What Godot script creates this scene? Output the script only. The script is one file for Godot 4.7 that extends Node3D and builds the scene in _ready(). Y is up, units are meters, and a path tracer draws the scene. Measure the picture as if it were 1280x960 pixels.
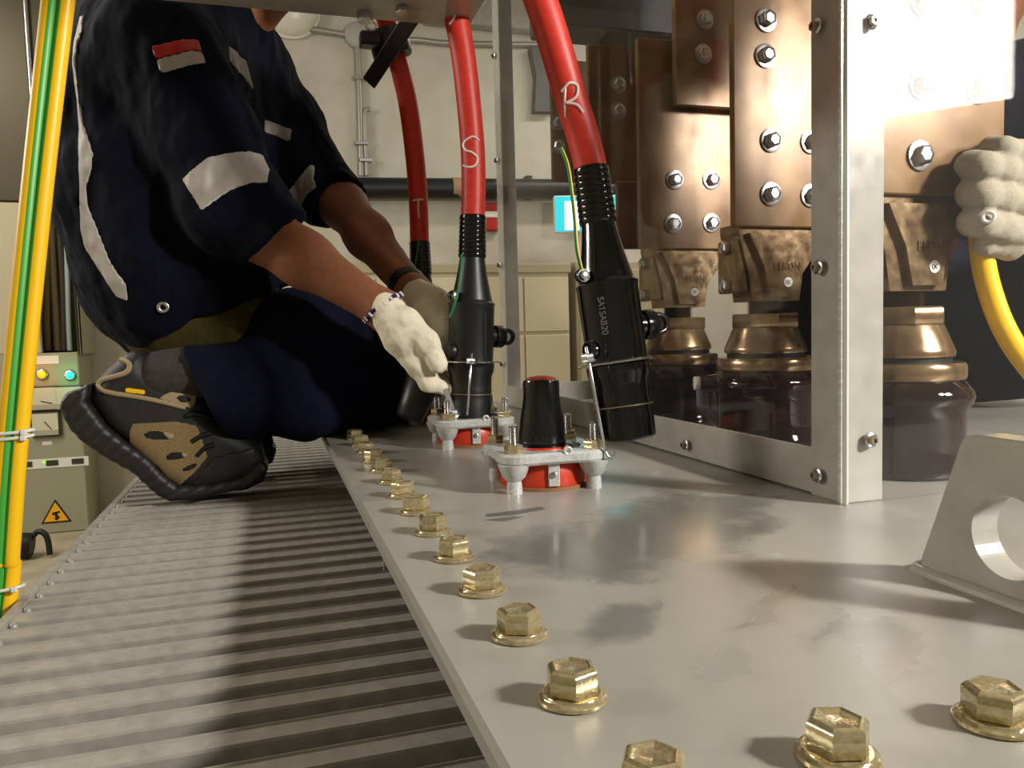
extends Node3D
# y is up, metres. The lid of the transformer lies in y = 0; its long edge runs along z, the row of bushings too.

const FOCAL := 979.5
const EYE := Vector3(0, 0.18, 0)
const FLOOR := -0.755
const BACK := -4.6
const CEIL := 2.15
const FIN := -0.094
var turn := Basis(Vector3.UP, -0.2979) * Basis(Vector3.RIGHT, -0.0682) * Basis(Vector3.BACK, -0.0268)
var mats := {}

# ---------------------------------------------------------------- finding places
func ray(px: float, py: float) -> Vector3:
	return turn * Vector3((px - 640.0) / FOCAL, -(py - 480.0) / FOCAL, -1.0)

func at(px: float, py: float, z: float) -> Vector3:   # where the sight line meets the upright plane at z
	var d := ray(px, py)
	return EYE + d * (z / d.z)

func on_x(px: float, py: float, x: float) -> Vector3:
	var d := ray(px, py)
	return EYE + d * (x / d.x)

func on_y(px: float, py: float, y: float) -> Vector3:
	var d := ray(px, py)
	return EYE + d * ((y - EYE.y) / d.y)

# ---------------------------------------------------------------- naming
func numbered(called: String, parent: Node) -> String:
	if not parent.has_node(called):
		return called
	var n := 1
	while parent.has_node("%s_%03d" % [called, n]):
		n += 1
	return "%s_%03d" % [called, n]

func thing(called: String, label: String, category: String, where := Vector3.ZERO, group := "") -> Node3D:
	var o := Node3D.new()
	o.name = numbered(called, self)
	add_child(o, true)
	o.position = where
	tag(o, label, category, group)
	return o

func tag(o: Node3D, label: String, category: String, group := "") -> void:
	o.set_meta("label", label)
	o.set_meta("category", category)
	if group:
		o.set_meta("group", group)

func part(called: String, mesh: Mesh, material: Material, parent: Node3D, xf := Transform3D()) -> MeshInstance3D:
	var o := MeshInstance3D.new()
	o.name = numbered(called, parent)
	o.mesh = mesh
	o.material_override = material
	parent.add_child(o, true)
	o.transform = xf
	return o

func struct(called: String, mesh: Mesh, material: Material, where := Vector3.ZERO) -> MeshInstance3D:
	var o := part(called, mesh, material, self, Transform3D(Basis(), where))
	o.set_meta("kind", "structure")
	return o

func move(p: Vector3) -> Transform3D:
	return Transform3D(Basis(), p)

func along(p: Vector3, q: Vector3) -> Transform3D:   # own y axis from p towards q, origin at p
	var y := (q - p).normalized()
	var x := y.cross(Vector3.BACK if absf(y.z) < 0.9 else Vector3.RIGHT).normalized()
	return Transform3D(Basis(x, y, x.cross(y)), p)

# ---------------------------------------------------------------- materials
func noise(seed_: int, freq: float, kind := FastNoiseLite.TYPE_SIMPLEX_SMOOTH, octaves := 4) -> FastNoiseLite:
	var n := FastNoiseLite.new()
	n.seed = seed_
	n.frequency = freq
	n.noise_type = kind
	n.fractal_octaves = octaves
	return n

func grain(seed_: int, freq: float, c0: Color, c1: Color, size := 256, kind := FastNoiseLite.TYPE_SIMPLEX_SMOOTH) -> NoiseTexture2D:
	var t := NoiseTexture2D.new()
	t.width = size
	t.height = size
	t.seamless = true
	t.noise = noise(seed_, freq, kind)
	var g := Gradient.new()
	g.set_color(0, c0)
	g.set_color(1, c1)
	t.color_ramp = g
	return t

func bumps(seed_: int, freq: float, strength: float, size := 256, kind := FastNoiseLite.TYPE_SIMPLEX_SMOOTH) -> NoiseTexture2D:
	var t := NoiseTexture2D.new()
	t.width = size
	t.height = size
	t.seamless = true
	t.as_normal_map = true
	t.bump_strength = strength
	t.noise = noise(seed_, freq, kind)
	return t

func mat(called: String, color: Color, rough: float, metal := 0.0) -> StandardMaterial3D:
	if mats.has(called):
		return mats[called]
	var m := StandardMaterial3D.new()
	m.resource_name = called
	m.albedo_color = color
	m.roughness = rough
	m.metallic = metal
	mats[called] = m
	return m

func worn(m: StandardMaterial3D, color_map: Texture2D, rough_map: Texture2D, scale: float, normal_map: Texture2D = null, normal := 0.5) -> StandardMaterial3D:
	m.uv1_triplanar = true
	m.uv1_scale = Vector3.ONE * scale
	if color_map:
		m.albedo_texture = color_map
	if rough_map:
		m.roughness_texture = rough_map
		m.roughness_texture_channel = BaseMaterial3D.TEXTURE_CHANNEL_RED
	if normal_map:
		m.normal_enabled = true
		m.normal_texture = normal_map
		m.normal_scale = normal
	return m

func glow(called: String, color: Color, energy: float) -> StandardMaterial3D:
	var m := mat(called, color, 0.5)
	m.emission_enabled = true
	m.emission = color
	m.emission_energy_multiplier = energy
	return m

# ---------------------------------------------------------------- shapes
class Mb:   # collects triangles, front faces clockwise
	var v := PackedVector3Array()
	var n := PackedVector3Array()
	var u := PackedVector2Array()
	func tri(a: Vector3, b: Vector3, c: Vector3, na: Vector3, nb: Vector3, nc: Vector3, ua := Vector2.ZERO, ub := Vector2.ZERO, uc := Vector2.ZERO) -> void:
		if (b - a).cross(c - a).dot(na + nb + nc) > 0.0:
			v.append_array([a, c, b]); n.append_array([na, nc, nb]); u.append_array([ua, uc, ub])
		else:
			v.append_array([a, b, c]); n.append_array([na, nb, nc]); u.append_array([ua, ub, uc])
	func quad(a: Vector3, b: Vector3, c: Vector3, d: Vector3, na: Vector3, nb: Vector3, nc: Vector3, nd: Vector3) -> void:
		tri(a, b, c, na, nb, nc)
		tri(a, c, d, na, nc, nd)
	func flat(a: Vector3, b: Vector3, c: Vector3, d: Vector3, out: Vector3) -> void:
		var m := (b - a).cross(c - a)
		if m.length_squared() < 1e-16:
			m = (c - a).cross(d - a)
		m = m.normalized()
		if m.dot(out) < 0.0:
			m = -m
		quad(a, b, c, d, m, m, m, m)
	func take(mesh: Mesh, xf: Transform3D) -> void:
		var s := mesh.surface_get_arrays(0)
		var vv: PackedVector3Array = s[Mesh.ARRAY_VERTEX]
		var nn: PackedVector3Array = s[Mesh.ARRAY_NORMAL]
		var ix: PackedInt32Array = s[Mesh.ARRAY_INDEX] if s[Mesh.ARRAY_INDEX] != null else PackedInt32Array(range(vv.size()))
		for i in ix:
			v.append(xf * vv[i])
			n.append((xf.basis * nn[i]).normalized())
			u.append(Vector2.ZERO)
	func done() -> ArrayMesh:
		var s := []
		s.resize(Mesh.ARRAY_MAX)
		s[Mesh.ARRAY_VERTEX] = v
		s[Mesh.ARRAY_NORMAL] = n
		s[Mesh.ARRAY_TEX_UV] = u
		var m := ArrayMesh.new()
		m.add_surface_from_arrays(Mesh.PRIMITIVE_TRIANGLES, s)
		return m

func box(size: Vector3, bevel := 0.0) -> ArrayMesh:
	var mb := Mb.new()
	var h := size / 2.0
	var b := minf(bevel, minf(h.x, minf(h.y, h.z)) * 0.9)
	for axis in 3:
		var p := (axis + 1) % 3
		var q := (axis + 2) % 3
		for s in [-1.0, 1.0]:
			var f := func(sp: float, sq: float) -> Vector3:
				var r := Vector3.ZERO
				r[axis] = s * h[axis]; r[p] = sp * (h[p] - b); r[q] = sq * (h[q] - b)
				return r
			var out := Vector3.ZERO
			out[axis] = s
			mb.flat(f.call(-1, -1), f.call(1, -1), f.call(1, 1), f.call(-1, 1), out)
			if b > 0.0:
				for t in [-1.0, 1.0]:   # the chamfer between this face and the face across p
					var g := func(on_axis: bool, sq: float) -> Vector3:
						var r := Vector3.ZERO
						r[axis] = s * (h[axis] - (0.0 if on_axis else b)); r[p] = t * (h[p] - (b if on_axis else 0.0)); r[q] = sq * (h[q] - b)
						return r
					var o2 := out
					o2[p] = t
					mb.flat(g.call(true, -1), g.call(true, 1), g.call(false, 1), g.call(false, -1), o2)
	if b > 0.0:
		for sx in [-1.0, 1.0]:
			for sy in [-1.0, 1.0]:
				for sz in [-1.0, 1.0]:
					var o := Vector3(sx, sy, sz).normalized()
					mb.tri(Vector3(sx * h.x, sy * (h.y - b), sz * (h.z - b)), Vector3(sx * (h.x - b), sy * h.y, sz * (h.z - b)), Vector3(sx * (h.x - b), sy * (h.y - b), sz * h.z), o, o, o)
	return mb.done()

func lathe(profile: Array, segs := 32, faceted := false) -> ArrayMesh:   # profile of Vector2(radius, height), bottom to top
	var mb := Mb.new()
	var count := profile.size() - 1
	var fn := []
	for i in count:
		var d: Vector2 = (profile[i + 1] - profile[i]).normalized()
		fn.append(Vector2(d.y, -d.x))
	for i in count:
		var a: Vector2 = profile[i]
		var b: Vector2 = profile[i + 1]
		var na: Vector2 = fn[i]
		var nb: Vector2 = fn[i]
		if i > 0 and fn[i - 1].dot(fn[i]) > 0.6:
			na = (fn[i - 1] + fn[i]).normalized()
		if i < count - 1 and fn[i + 1].dot(fn[i]) > 0.6:
			nb = (fn[i + 1] + fn[i]).normalized()
		for j in segs:
			var t0 := TAU * j / segs
			var t1 := TAU * (j + 1) / segs
			var c0 := Vector3(cos(t0), 0, sin(t0))
			var c1 := Vector3(cos(t1), 0, sin(t1))
			var e0 := c0
			var e1 := c1
			if faceted:
				e0 = (c0 + c1).normalized()
				e1 = e0
			var p := c0 * a.x + Vector3.UP * a.y
			var q := c1 * a.x + Vector3.UP * a.y
			var r := c1 * b.x + Vector3.UP * b.y
			var s := c0 * b.x + Vector3.UP * b.y
			var up := Vector3.UP
			if a.x < 1e-6:
				mb.tri(p, r, s, e0 * na.x + up * na.y, e1 * nb.x + up * nb.y, e0 * nb.x + up * nb.y)
			elif b.x < 1e-6:
				mb.tri(p, q, r, e0 * na.x + up * na.y, e1 * na.x + up * na.y, e1 * nb.x + up * nb.y)
			else:
				mb.quad(p, q, r, s, e0 * na.x + up * na.y, e1 * na.x + up * na.y, e1 * nb.x + up * nb.y, e0 * nb.x + up * nb.y)
	return mb.done()

func rod(r: float, h: float, segs := 16, bevel := 0.0) -> ArrayMesh:   # a cylinder standing on its base
	if bevel <= 0.0:
		return lathe([Vector2(0, 0), Vector2(r, 0), Vector2(r, h), Vector2(0, h)], segs)
	return lathe([Vector2(0, 0), Vector2(r - bevel, 0), Vector2(r, bevel), Vector2(r, h - bevel), Vector2(r - bevel, h), Vector2(0, h)], segs)

func hexagon(r: float, h: float) -> ArrayMesh:
	return lathe([Vector2(0, 0), Vector2(r * 0.94, 0), Vector2(r, h * 0.1), Vector2(r, h * 0.82), Vector2(r * 0.86, h), Vector2(0, h)], 6, true)

func smooth_path(pts: Array, per := 8) -> PackedVector3Array:
	var out := PackedVector3Array()
	for i in pts.size() - 1:
		var p0: Vector3 = pts[maxi(i - 1, 0)]
		var p1: Vector3 = pts[i]
		var p2: Vector3 = pts[i + 1]
		var p3: Vector3 = pts[mini(i + 2, pts.size() - 1)]
		for k in per:
			out.append(p1.cubic_interpolate(p2, p0, p3, float(k) / per))
	out.append(pts[-1])
	return out

func tube(path: PackedVector3Array, r: float, segs := 14, taper := 1.0) -> ArrayMesh:
	var mb := Mb.new()
	var n := path.size()
	var x := Vector3.ZERO
	var rings := []
	for i in n:
		var t := (path[mini(i + 1, n - 1)] - path[maxi(i - 1, 0)]).normalized()
		if i == 0:
			x = t.cross(Vector3.BACK if absf(t.z) < 0.8 else Vector3.RIGHT).normalized()
		else:
			x = (x - t * x.dot(t)).normalized()
		var y := t.cross(x)
		var ring := []
		var rr := r * lerpf(1.0, taper, float(i) / (n - 1))
		for j in segs:
			var d := x * cos(TAU * j / segs) + y * sin(TAU * j / segs)
			ring.append([path[i] + d * rr, d])
		rings.append(ring)
	for i in n - 1:
		for j in segs:
			var k := (j + 1) % segs
			mb.quad(rings[i][j][0], rings[i][k][0], rings[i + 1][k][0], rings[i + 1][j][0], rings[i][j][1], rings[i][k][1], rings[i + 1][k][1], rings[i + 1][j][1])
	for e in [0, n - 1]:
		var out := (path[0] - path[1]) if e == 0 else (path[n - 1] - path[n - 2])
		out = out.normalized()
		for j in segs:
			mb.tri(path[e], rings[e][j][0], rings[e][(j + 1) % segs][0], out, out, out)
	return mb.done()

func extrude(poly: PackedVector2Array, depth: float) -> ArrayMesh:   # in x and y, from z = 0 to z = depth
	var mb := Mb.new()
	if Geometry2D.is_polygon_clockwise(poly):
		poly = poly.duplicate()
		poly.reverse()
	var ix := Geometry2D.triangulate_polygon(poly)
	for i in range(0, ix.size(), 3):
		for side in 2:
			var z := depth if side else 0.0
			var nn := Vector3.BACK if (side == 1) == (depth > 0.0) else Vector3.FORWARD
			var p := []
			for k in 3:
				p.append(Vector3(poly[ix[i + k]].x, poly[ix[i + k]].y, z))
			mb.tri(p[0], p[1], p[2], nn, nn, nn)
	for i in poly.size():
		var a := poly[i]
		var b := poly[(i + 1) % poly.size()]
		var d := (b - a).normalized()
		mb.flat(Vector3(a.x, a.y, 0), Vector3(b.x, b.y, 0), Vector3(b.x, b.y, depth), Vector3(a.x, a.y, depth), Vector3(d.y, -d.x, 0))
	return mb.done()

func ring_plate(outer: PackedVector2Array, inner: PackedVector2Array, h: float, bevel: float) -> ArrayMesh:   # two outlines of the same count, in x and z, from y = 0 to h
	var mb := Mb.new()
	var n := outer.size()
	for i in n:
		var k := (i + 1) % n
		var o0 := outer[i]
		var o1 := outer[k]
		var i0 := inner[i]
		var i1 := inner[k]
		var d0 := o0 * (1.0 - bevel / o0.length())
		var d1 := o1 * (1.0 - bevel / o1.length())
		var f := func(p: Vector2, y: float) -> Vector3: return Vector3(p.x, y, p.y)
		mb.flat(f.call(d0, h), f.call(d1, h), f.call(i1, h), f.call(i0, h), Vector3.UP)
		mb.flat(f.call(d0, 0), f.call(d1, 0), f.call(i1, 0), f.call(i0, 0), Vector3.DOWN)
		var out := Vector3(o0.x + o1.x, 0, o0.y + o1.y).normalized()
		mb.flat(f.call(o0, bevel), f.call(o1, bevel), f.call(o1, h - bevel), f.call(o0, h - bevel), out)
		mb.flat(f.call(o0, h - bevel), f.call(o1, h - bevel), f.call(d1, h), f.call(d0, h), out + Vector3.UP)
		mb.flat(f.call(o0, bevel), f.call(o1, bevel), f.call(d1, 0), f.call(d0, 0), out + Vector3.DOWN)
		mb.flat(f.call(i0, 0), f.call(i1, 0), f.call(i1, h), f.call(i0, h), -out)
	return mb.done()

func text_mesh(words: String, height: float, depth: float) -> TextMesh:
	var t := TextMesh.new()
	var f := SystemFont.new()
	f.font_names = PackedStringArray(["Droid Sans"])
	t.font = f
	t.text = words
	t.font_size = 64
	t.pixel_size = height / 46.0
	t.depth = depth
	return t

# ---------------------------------------------------------------- soft shapes: distance fields meshed as surface nets
class Bones:   # tapered capsules joined by a smooth minimum
	var a := PackedVector3Array()
	var b := PackedVector3Array()
	var il := PackedFloat32Array()
	var ra := PackedFloat32Array()
	var rd := PackedFloat32Array()
	var k := 0.03
	var folds: FastNoiseLite
	var amp := 0.0
	func add(p: Vector3, q: Vector3, r0: float, r1: float) -> void:
		a.append(p); b.append(q - p); il.append(1.0 / maxf((q - p).length_squared(), 1e-9)); ra.append(r0); rd.append(r1 - r0)
	func chain(pts: Array, radii: Array) -> void:
		for i in pts.size() - 1:
			add(pts[i], pts[i + 1], radii[i], radii[i + 1])
	func d(p: Vector3) -> float:
		var m := 10.0
		for i in a.size():
			var pa := p - a[i]
			var t := clampf(pa.dot(b[i]) * il[i], 0.0, 1.0)
			var e := (pa - b[i] * t).length() - ra[i] - rd[i] * t
			var h := maxf(k - absf(m - e), 0.0) / k
			m = minf(m, e) - h * h * k * 0.25
		if amp > 0.0 and absf(m) < 0.06:
			m += amp * folds.get_noise_3dv(p)
		return m

static func poly_d(poly: PackedVector2Array, p: Vector2) -> float:   # signed distance to an outline, negative inside
	var d := 1e9
	var s := 1.0
	var n := poly.size()
	var j := n - 1
	for i in n:
		var e := poly[j] - poly[i]
		var w := p - poly[i]
		d = minf(d, (w - e * clampf(w.dot(e) / e.length_squared(), 0.0, 1.0)).length_squared())
		var c0 := p.y >= poly[i].y
		var c1 := p.y < poly[j].y
		var c2 := e.x * w.y > e.y * w.x
		if (c0 and c1 and c2) or not (c0 or c1 or c2):
			s = -s
		j = i
	return s * sqrt(d)

func nets(f: Callable, lo: Vector3, hi: Vector3, c: float, slack := 1.15) -> ArrayMesh:
	var nx := int(ceil((hi.x - lo.x) / c)) + 1
	var ny := int(ceil((hi.y - lo.y) / c)) + 1
	var nz := int(ceil((hi.z - lo.z) / c)) + 1
	var sy := nx
	var sz := nx * ny
	var v := PackedFloat32Array()
	v.resize(nx * ny * nz)
	v.fill(1e9)
	var step := 5
	var reach := step * c * 0.87 * slack + c
	var blocks: Array[Vector3i] = []
	for bz in range(0, nz - 1, step):
		for by in range(0, ny - 1, step):
			for bx in range(0, nx - 1, step):
				var centre := lo + Vector3(bx + step * 0.5, by + step * 0.5, bz + step * 0.5) * c
				var dc: float = f.call(centre)
				if absf(dc) > reach:
					continue
				blocks.append(Vector3i(bx, by, bz))
				for z in range(bz, mini(bz + step + 1, nz)):
					for y in range(by, mini(by + step + 1, ny)):
						for x in range(bx, mini(bx + step + 1, nx)):
							var i := x + y * sy + z * sz
							if v[i] > 9e8:
								v[i] = f.call(lo + Vector3(x, y, z) * c)
	var idx := PackedInt32Array()
	idx.resize(nx * ny * nz)
	idx.fill(-1)
	var vs := PackedVector3Array()
	var ns := PackedVector3Array()
	var cells := PackedInt32Array()
	var eps := c * 0.4
	for b in blocks:
		for z in range(b.z, mini(b.z + step, nz - 1)):
			for y in range(b.y, mini(b.y + step, ny - 1)):
				for x in range(b.x, mini(b.x + step, nx - 1)):
					var i := x + y * sy + z * sz
					var q := [v[i], v[i + 1], v[i + sy], v[i + sy + 1], v[i + sz], v[i + sz + 1], v[i + sz + sy], v[i + sz + sy + 1]]
					var neg := 0
					for k in 8:
						if q[k] < 0.0:
							neg += 1
					if neg == 0 or neg == 8:
						continue
					var sum := Vector3.ZERO
					var hits := 0
					for k in 8:
						for axis in 3:
							var k2: int = k | (1 << axis)
							if k2 == k or (q[k] < 0.0) == (q[k2] < 0.0):
								continue
							var t: float = q[k] / (q[k] - q[k2])
							var p := Vector3(k & 1, (k >> 1) & 1, (k >> 2) & 1)
							p[axis] = t
							sum += p
							hits += 1
					var pos := lo + (Vector3(x, y, z) + sum / hits) * c
					var f0: float = f.call(pos)
					var g := Vector3(f.call(pos + Vector3(eps, 0, 0)) - f0, f.call(pos + Vector3(0, eps, 0)) - f0, f.call(pos + Vector3(0, 0, eps)) - f0)
					idx[i] = vs.size()
					vs.append(pos)
					ns.append(g.normalized() if g.length_squared() > 1e-16 else Vector3.UP)
					cells.append(i)
	var tris := PackedInt32Array()
	var strides := [1, sy, sz]
	for n in cells.size():
		var i := cells[n]
		var x := i % nx
		var y := (i / sy) % ny
		var z := i / sz
		for axis in 3:
			var st: int = strides[axis]
			var s1: int = strides[(axis + 1) % 3]
			var s2: int = strides[(axis + 2) % 3]
			if (v[i] < 0.0) == (v[i + st] < 0.0):
				continue
			if [x, y, z][(axis + 1) % 3] == 0 or [x, y, z][(axis + 2) % 3] == 0:
				continue
			var A := idx[i]
			var B := idx[i - s1]
			var C := idx[i - s1 - s2]
			var D := idx[i - s2]
			if A < 0 or B < 0 or C < 0 or D < 0:
				continue
			if v[i] < 0.0:
				tris.append_array([A, C, B, A, D, C])
			else:
				tris.append_array([A, B, C, A, C, D])
	var arr := []
	arr.resize(Mesh.ARRAY_MAX)
	arr[Mesh.ARRAY_VERTEX] = vs
	arr[Mesh.ARRAY_NORMAL] = ns
	arr[Mesh.ARRAY_INDEX] = tris
	var m := ArrayMesh.new()
	m.add_surface_from_arrays(Mesh.PRIMITIVE_TRIANGLES, arr)
	return m

# ---------------------------------------------------------------- the place
func lights_and_camera() -> void:
	var cam := Camera3D.new()
	cam.name = "camera"
	cam.fov = rad_to_deg(2.0 * atan(480.0 / FOCAL))
	cam.near = 0.02
	cam.far = 60.0
	add_child(cam)
	cam.transform = Transform3D(turn, EYE)
	cam.current = true
	var e := Environment.new()
	e.background_mode = Environment.BG_COLOR
	e.background_color = Color(0.02, 0.02, 0.02)
	e.tonemap_mode = Environment.TONE_MAPPER_LINEAR
	e.tonemap_exposure = 1.0
	e.sdfgi_enabled = true
	e.ssao_enabled = true
	e.ssil_enabled = true
	var we := WorldEnvironment.new()
	we.name = "world"
	we.environment = e
	add_child(we)
	lamp_panel("work_lamp", Vector3(1.42, 0.93, 0.48), Vector3(0.20, 0.0, -0.90), Vector2(0.15, 0.15), Color(1.0, 0.98, 0.945), 4.9, "small square LED work lamp hung up behind the photographer's right shoulder", "lamp")
	lamp_panel("panel_lamp", Vector3(1.93, 1.01, 0.68), Vector3(0.25, 0.0, -0.75), Vector2(0.45, 0.40), Color(1.0, 0.98, 0.95), 1.7, "wide white LED panel mirrored in the front pane of the clear enclosure", "lamp")
	lamp_panel("ceiling_lamp", Vector3(2.4, CEIL - 0.08, -3.6), Vector3(2.4, 0.0, -3.6), Vector2(1.2, 0.16), Color(1.0, 0.975, 0.93), 2.6, "white fluorescent batten under the ceiling beyond the clear enclosure", "lamp")
	lamp_panel("ceiling_lamp", Vector3(-1.7, CEIL - 0.08, -2.7), Vector3(-1.7, 0.0, -2.7), Vector2(0.16, 1.2), Color(1.0, 0.975, 0.93), 4.4, "white fluorescent batten under the ceiling behind the kneeling worker", "lamp")
	lamp_panel("wall_lamp", Vector3(-3.10, 1.42, -1.9), Vector3(0.5, 0.3, -0.9), Vector2(1.2, 0.16), Color(1.0, 0.975, 0.93), 7.0, "white fluorescent wall lamp at the left side of the room", "lamp")

func lamp_panel(called: String, where: Vector3, target: Vector3, size: Vector2, color: Color, energy: float, label: String, category: String) -> void:
	var o := thing(called, label, category, where)
	var up := Vector3.UP if absf((target - where).normalized().y) < 0.95 else Vector3.BACK
	o.transform = Transform3D(Basis.looking_at(target - where, up), where)
	part("housing", box(Vector3(size.x + 0.04, size.y + 0.04, 0.05), 0.006), mat("lamp housing", Color(0.75, 0.75, 0.73), 0.5), o, move(Vector3(0, 0, 0.03)))
	part("lamp_face", box(Vector3(size.x, size.y, 0.004)), glow("lamp face", Color(1.0, 0.95, 0.86), 2.0), o, move(Vector3(0, 0, 0.003)))
	var l := AreaLight3D.new()
	l.name = "light"
	l.area_size = size
	l.light_color = color
	l.light_energy = energy
	l.area_range = 12.0
	l.shadow_enabled = true
	o.add_child(l)
	l.position = Vector3(0, 0, -0.004)

func make_materials() -> void:
	worn(mat("wall paint", Color(0.78, 0.765, 0.715), 0.85), grain(3, 0.02, Color(0.93, 0.92, 0.9), Color(1, 1, 1)), null, 0.8, bumps(4, 0.15, 1.2), 0.2)
	worn(mat("floor paint", Color(0.70, 0.66, 0.57), 0.6), grain(5, 0.02, Color(0.82, 0.8, 0.77), Color(1, 1, 1)), null, 0.7)
	worn(mat("grey paint", Color(0.66, 0.645, 0.61), 0.45), grain(6, 0.03, Color(0.9, 0.9, 0.9), Color(1, 1, 1)), grain(7, 0.05, Color(0.35, 0.35, 0.35), Color(0.6, 0.6, 0.6)), 3.0)
	worn(mat("fin paint", Color(0.64, 0.625, 0.59), 0.5), grain(8, 0.04, Color(0.85, 0.85, 0.85), Color(1, 1, 1)), grain(9, 0.05, Color(0.38, 0.38, 0.38), Color(0.6, 0.6, 0.6)), 4.0)
	worn(mat("copper", Color(0.53, 0.42, 0.285), 0.42, 0.25), grain(10, 0.012, Color(0.76, 0.70, 0.64), Color(1, 0.99, 0.96)), grain(11, 0.02, Color(0.42, 0.42, 0.42), Color(0.66, 0.66, 0.66)), 3.0)
	worn(mat("bronze", Color(0.70, 0.60, 0.47), 0.45, 0.75), grain(12, 0.02, Color(0.66, 0.62, 0.58), Color(1, 1, 1)), grain(13, 0.04, Color(0.36, 0.36, 0.36), Color(0.62, 0.62, 0.62)), 5.0, bumps(14, 0.1, 1.0), 0.06)
	worn(mat("galvanised", Color(0.80, 0.81, 0.80), 0.5, 0.2), grain(15, 0.03, Color(0.88, 0.88, 0.88), Color(1, 1, 1)), grain(16, 0.06, Color(0.36, 0.36, 0.36), Color(0.66, 0.66, 0.66)), 12.0, bumps(17, 0.06, 1.5), 0.15)
	worn(mat("yellow zinc", Color(0.92, 0.88, 0.74), 0.36, 0.75), grain(18, 0.05, Color(0.76, 0.72, 0.64), Color(1, 1, 1)), grain(19, 0.08, Color(0.22, 0.22, 0.22), Color(0.5, 0.5, 0.5)), 18.0, bumps(20, 0.1, 2.0), 0.25)
	mat("steel", Color(0.78, 0.78, 0.79), 0.25, 1.0)
	mat("dark steel", Color(0.16, 0.15, 0.14), 0.55, 0.3)
	worn(mat("porcelain", Color(0.14, 0.08, 0.075), 0.05), grain(21, 0.03, Color(0.7, 0.7, 0.7), Color(1, 1, 1)), null, 6.0)
	mat("rubber", Color(0.10, 0.10, 0.10), 0.4)
	mat("gloss rubber", Color(0.075, 0.075, 0.078), 0.14)
	mat("red sheath", Color(0.86, 0.22, 0.16), 0.45)
	worn(mats["red sheath"], grain(22, 0.03, Color(0.86, 0.82, 0.82), Color(1, 1, 1)), null, 9.0)
	mat("red resin", Color(0.72, 0.20, 0.09), 0.35)
	mat("brown resin", Color(0.50, 0.17, 0.11), 0.6)
	mat("white paint mark", Color(0.90, 0.87, 0.84), 0.7)
	mat("cream", Color(0.80, 0.755, 0.635), 0.6)
	mat("cream edge", Color(0.66, 0.62, 0.50), 0.6)
	mat("white plastic", Color(0.88, 0.87, 0.84), 0.4)
	mat("black plastic", Color(0.04, 0.04, 0.04), 0.5)
	mat("cabinet paint", Color(0.60, 0.59, 0.50), 0.5)
	mat("cable yellow", Color(0.95, 0.75, 0.05), 0.4)
	mat("cable green", Color(0.22, 0.60, 0.18), 0.4)
	mat("wire green", Color(0.08, 0.42, 0.22), 0.45)
	mat("tie white", Color(0.85, 0.86, 0.84), 0.4)
	mat("sign red", Color(0.70, 0.12, 0.08), 0.45)
	var p := mat("acrylic", Color(1, 1, 1, 0.006), 0.02)
	p.transparency = BaseMaterial3D.TRANSPARENCY_ALPHA
	p.metallic_specular = 0.26

func room() -> void:
	var w := mats["wall paint"] as Material
	var left := -3.2
	var right := 3.6
	var front := 2.6
	var t := 0.12
	var midx := (left + right) / 2
	var midz := (BACK + front) / 2
	var midy := (FLOOR + CEIL) / 2
	var wide := right - left
	var deep := front - BACK
	var tall := CEIL - FLOOR
	struct("floor", box(Vector3(wide + 2 * t, t, deep + 2 * t)), mats["floor paint"], Vector3(midx, FLOOR - t / 2, midz))
	struct("ceiling", box(Vector3(wide + 2 * t, t, deep + 2 * t)), w, Vector3(midx, CEIL + t / 2, midz))
	struct("wall_back", box(Vector3(wide + 2 * t, tall, t)), w, Vector3(midx, midy, BACK - t / 2))
	struct("wall_front", box(Vector3(wide + 2 * t, tall, t)), w, Vector3(midx, midy, front + t / 2))
	struct("wall_left", box(Vector3(t, tall, deep)), w, Vector3(left - t / 2, midy, midz))
	struct("wall_right", box(Vector3(t, tall, deep)), w, Vector3(right + t / 2, midy, midz))
	var b := at(690, 47, BACK)
	struct("trim_1", box(Vector3(3.0, CEIL - b.y, 0.10), 0.005), mats["grey paint"], Vector3(2.43, (CEIL + b.y) / 2, BACK + 0.05))

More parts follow.
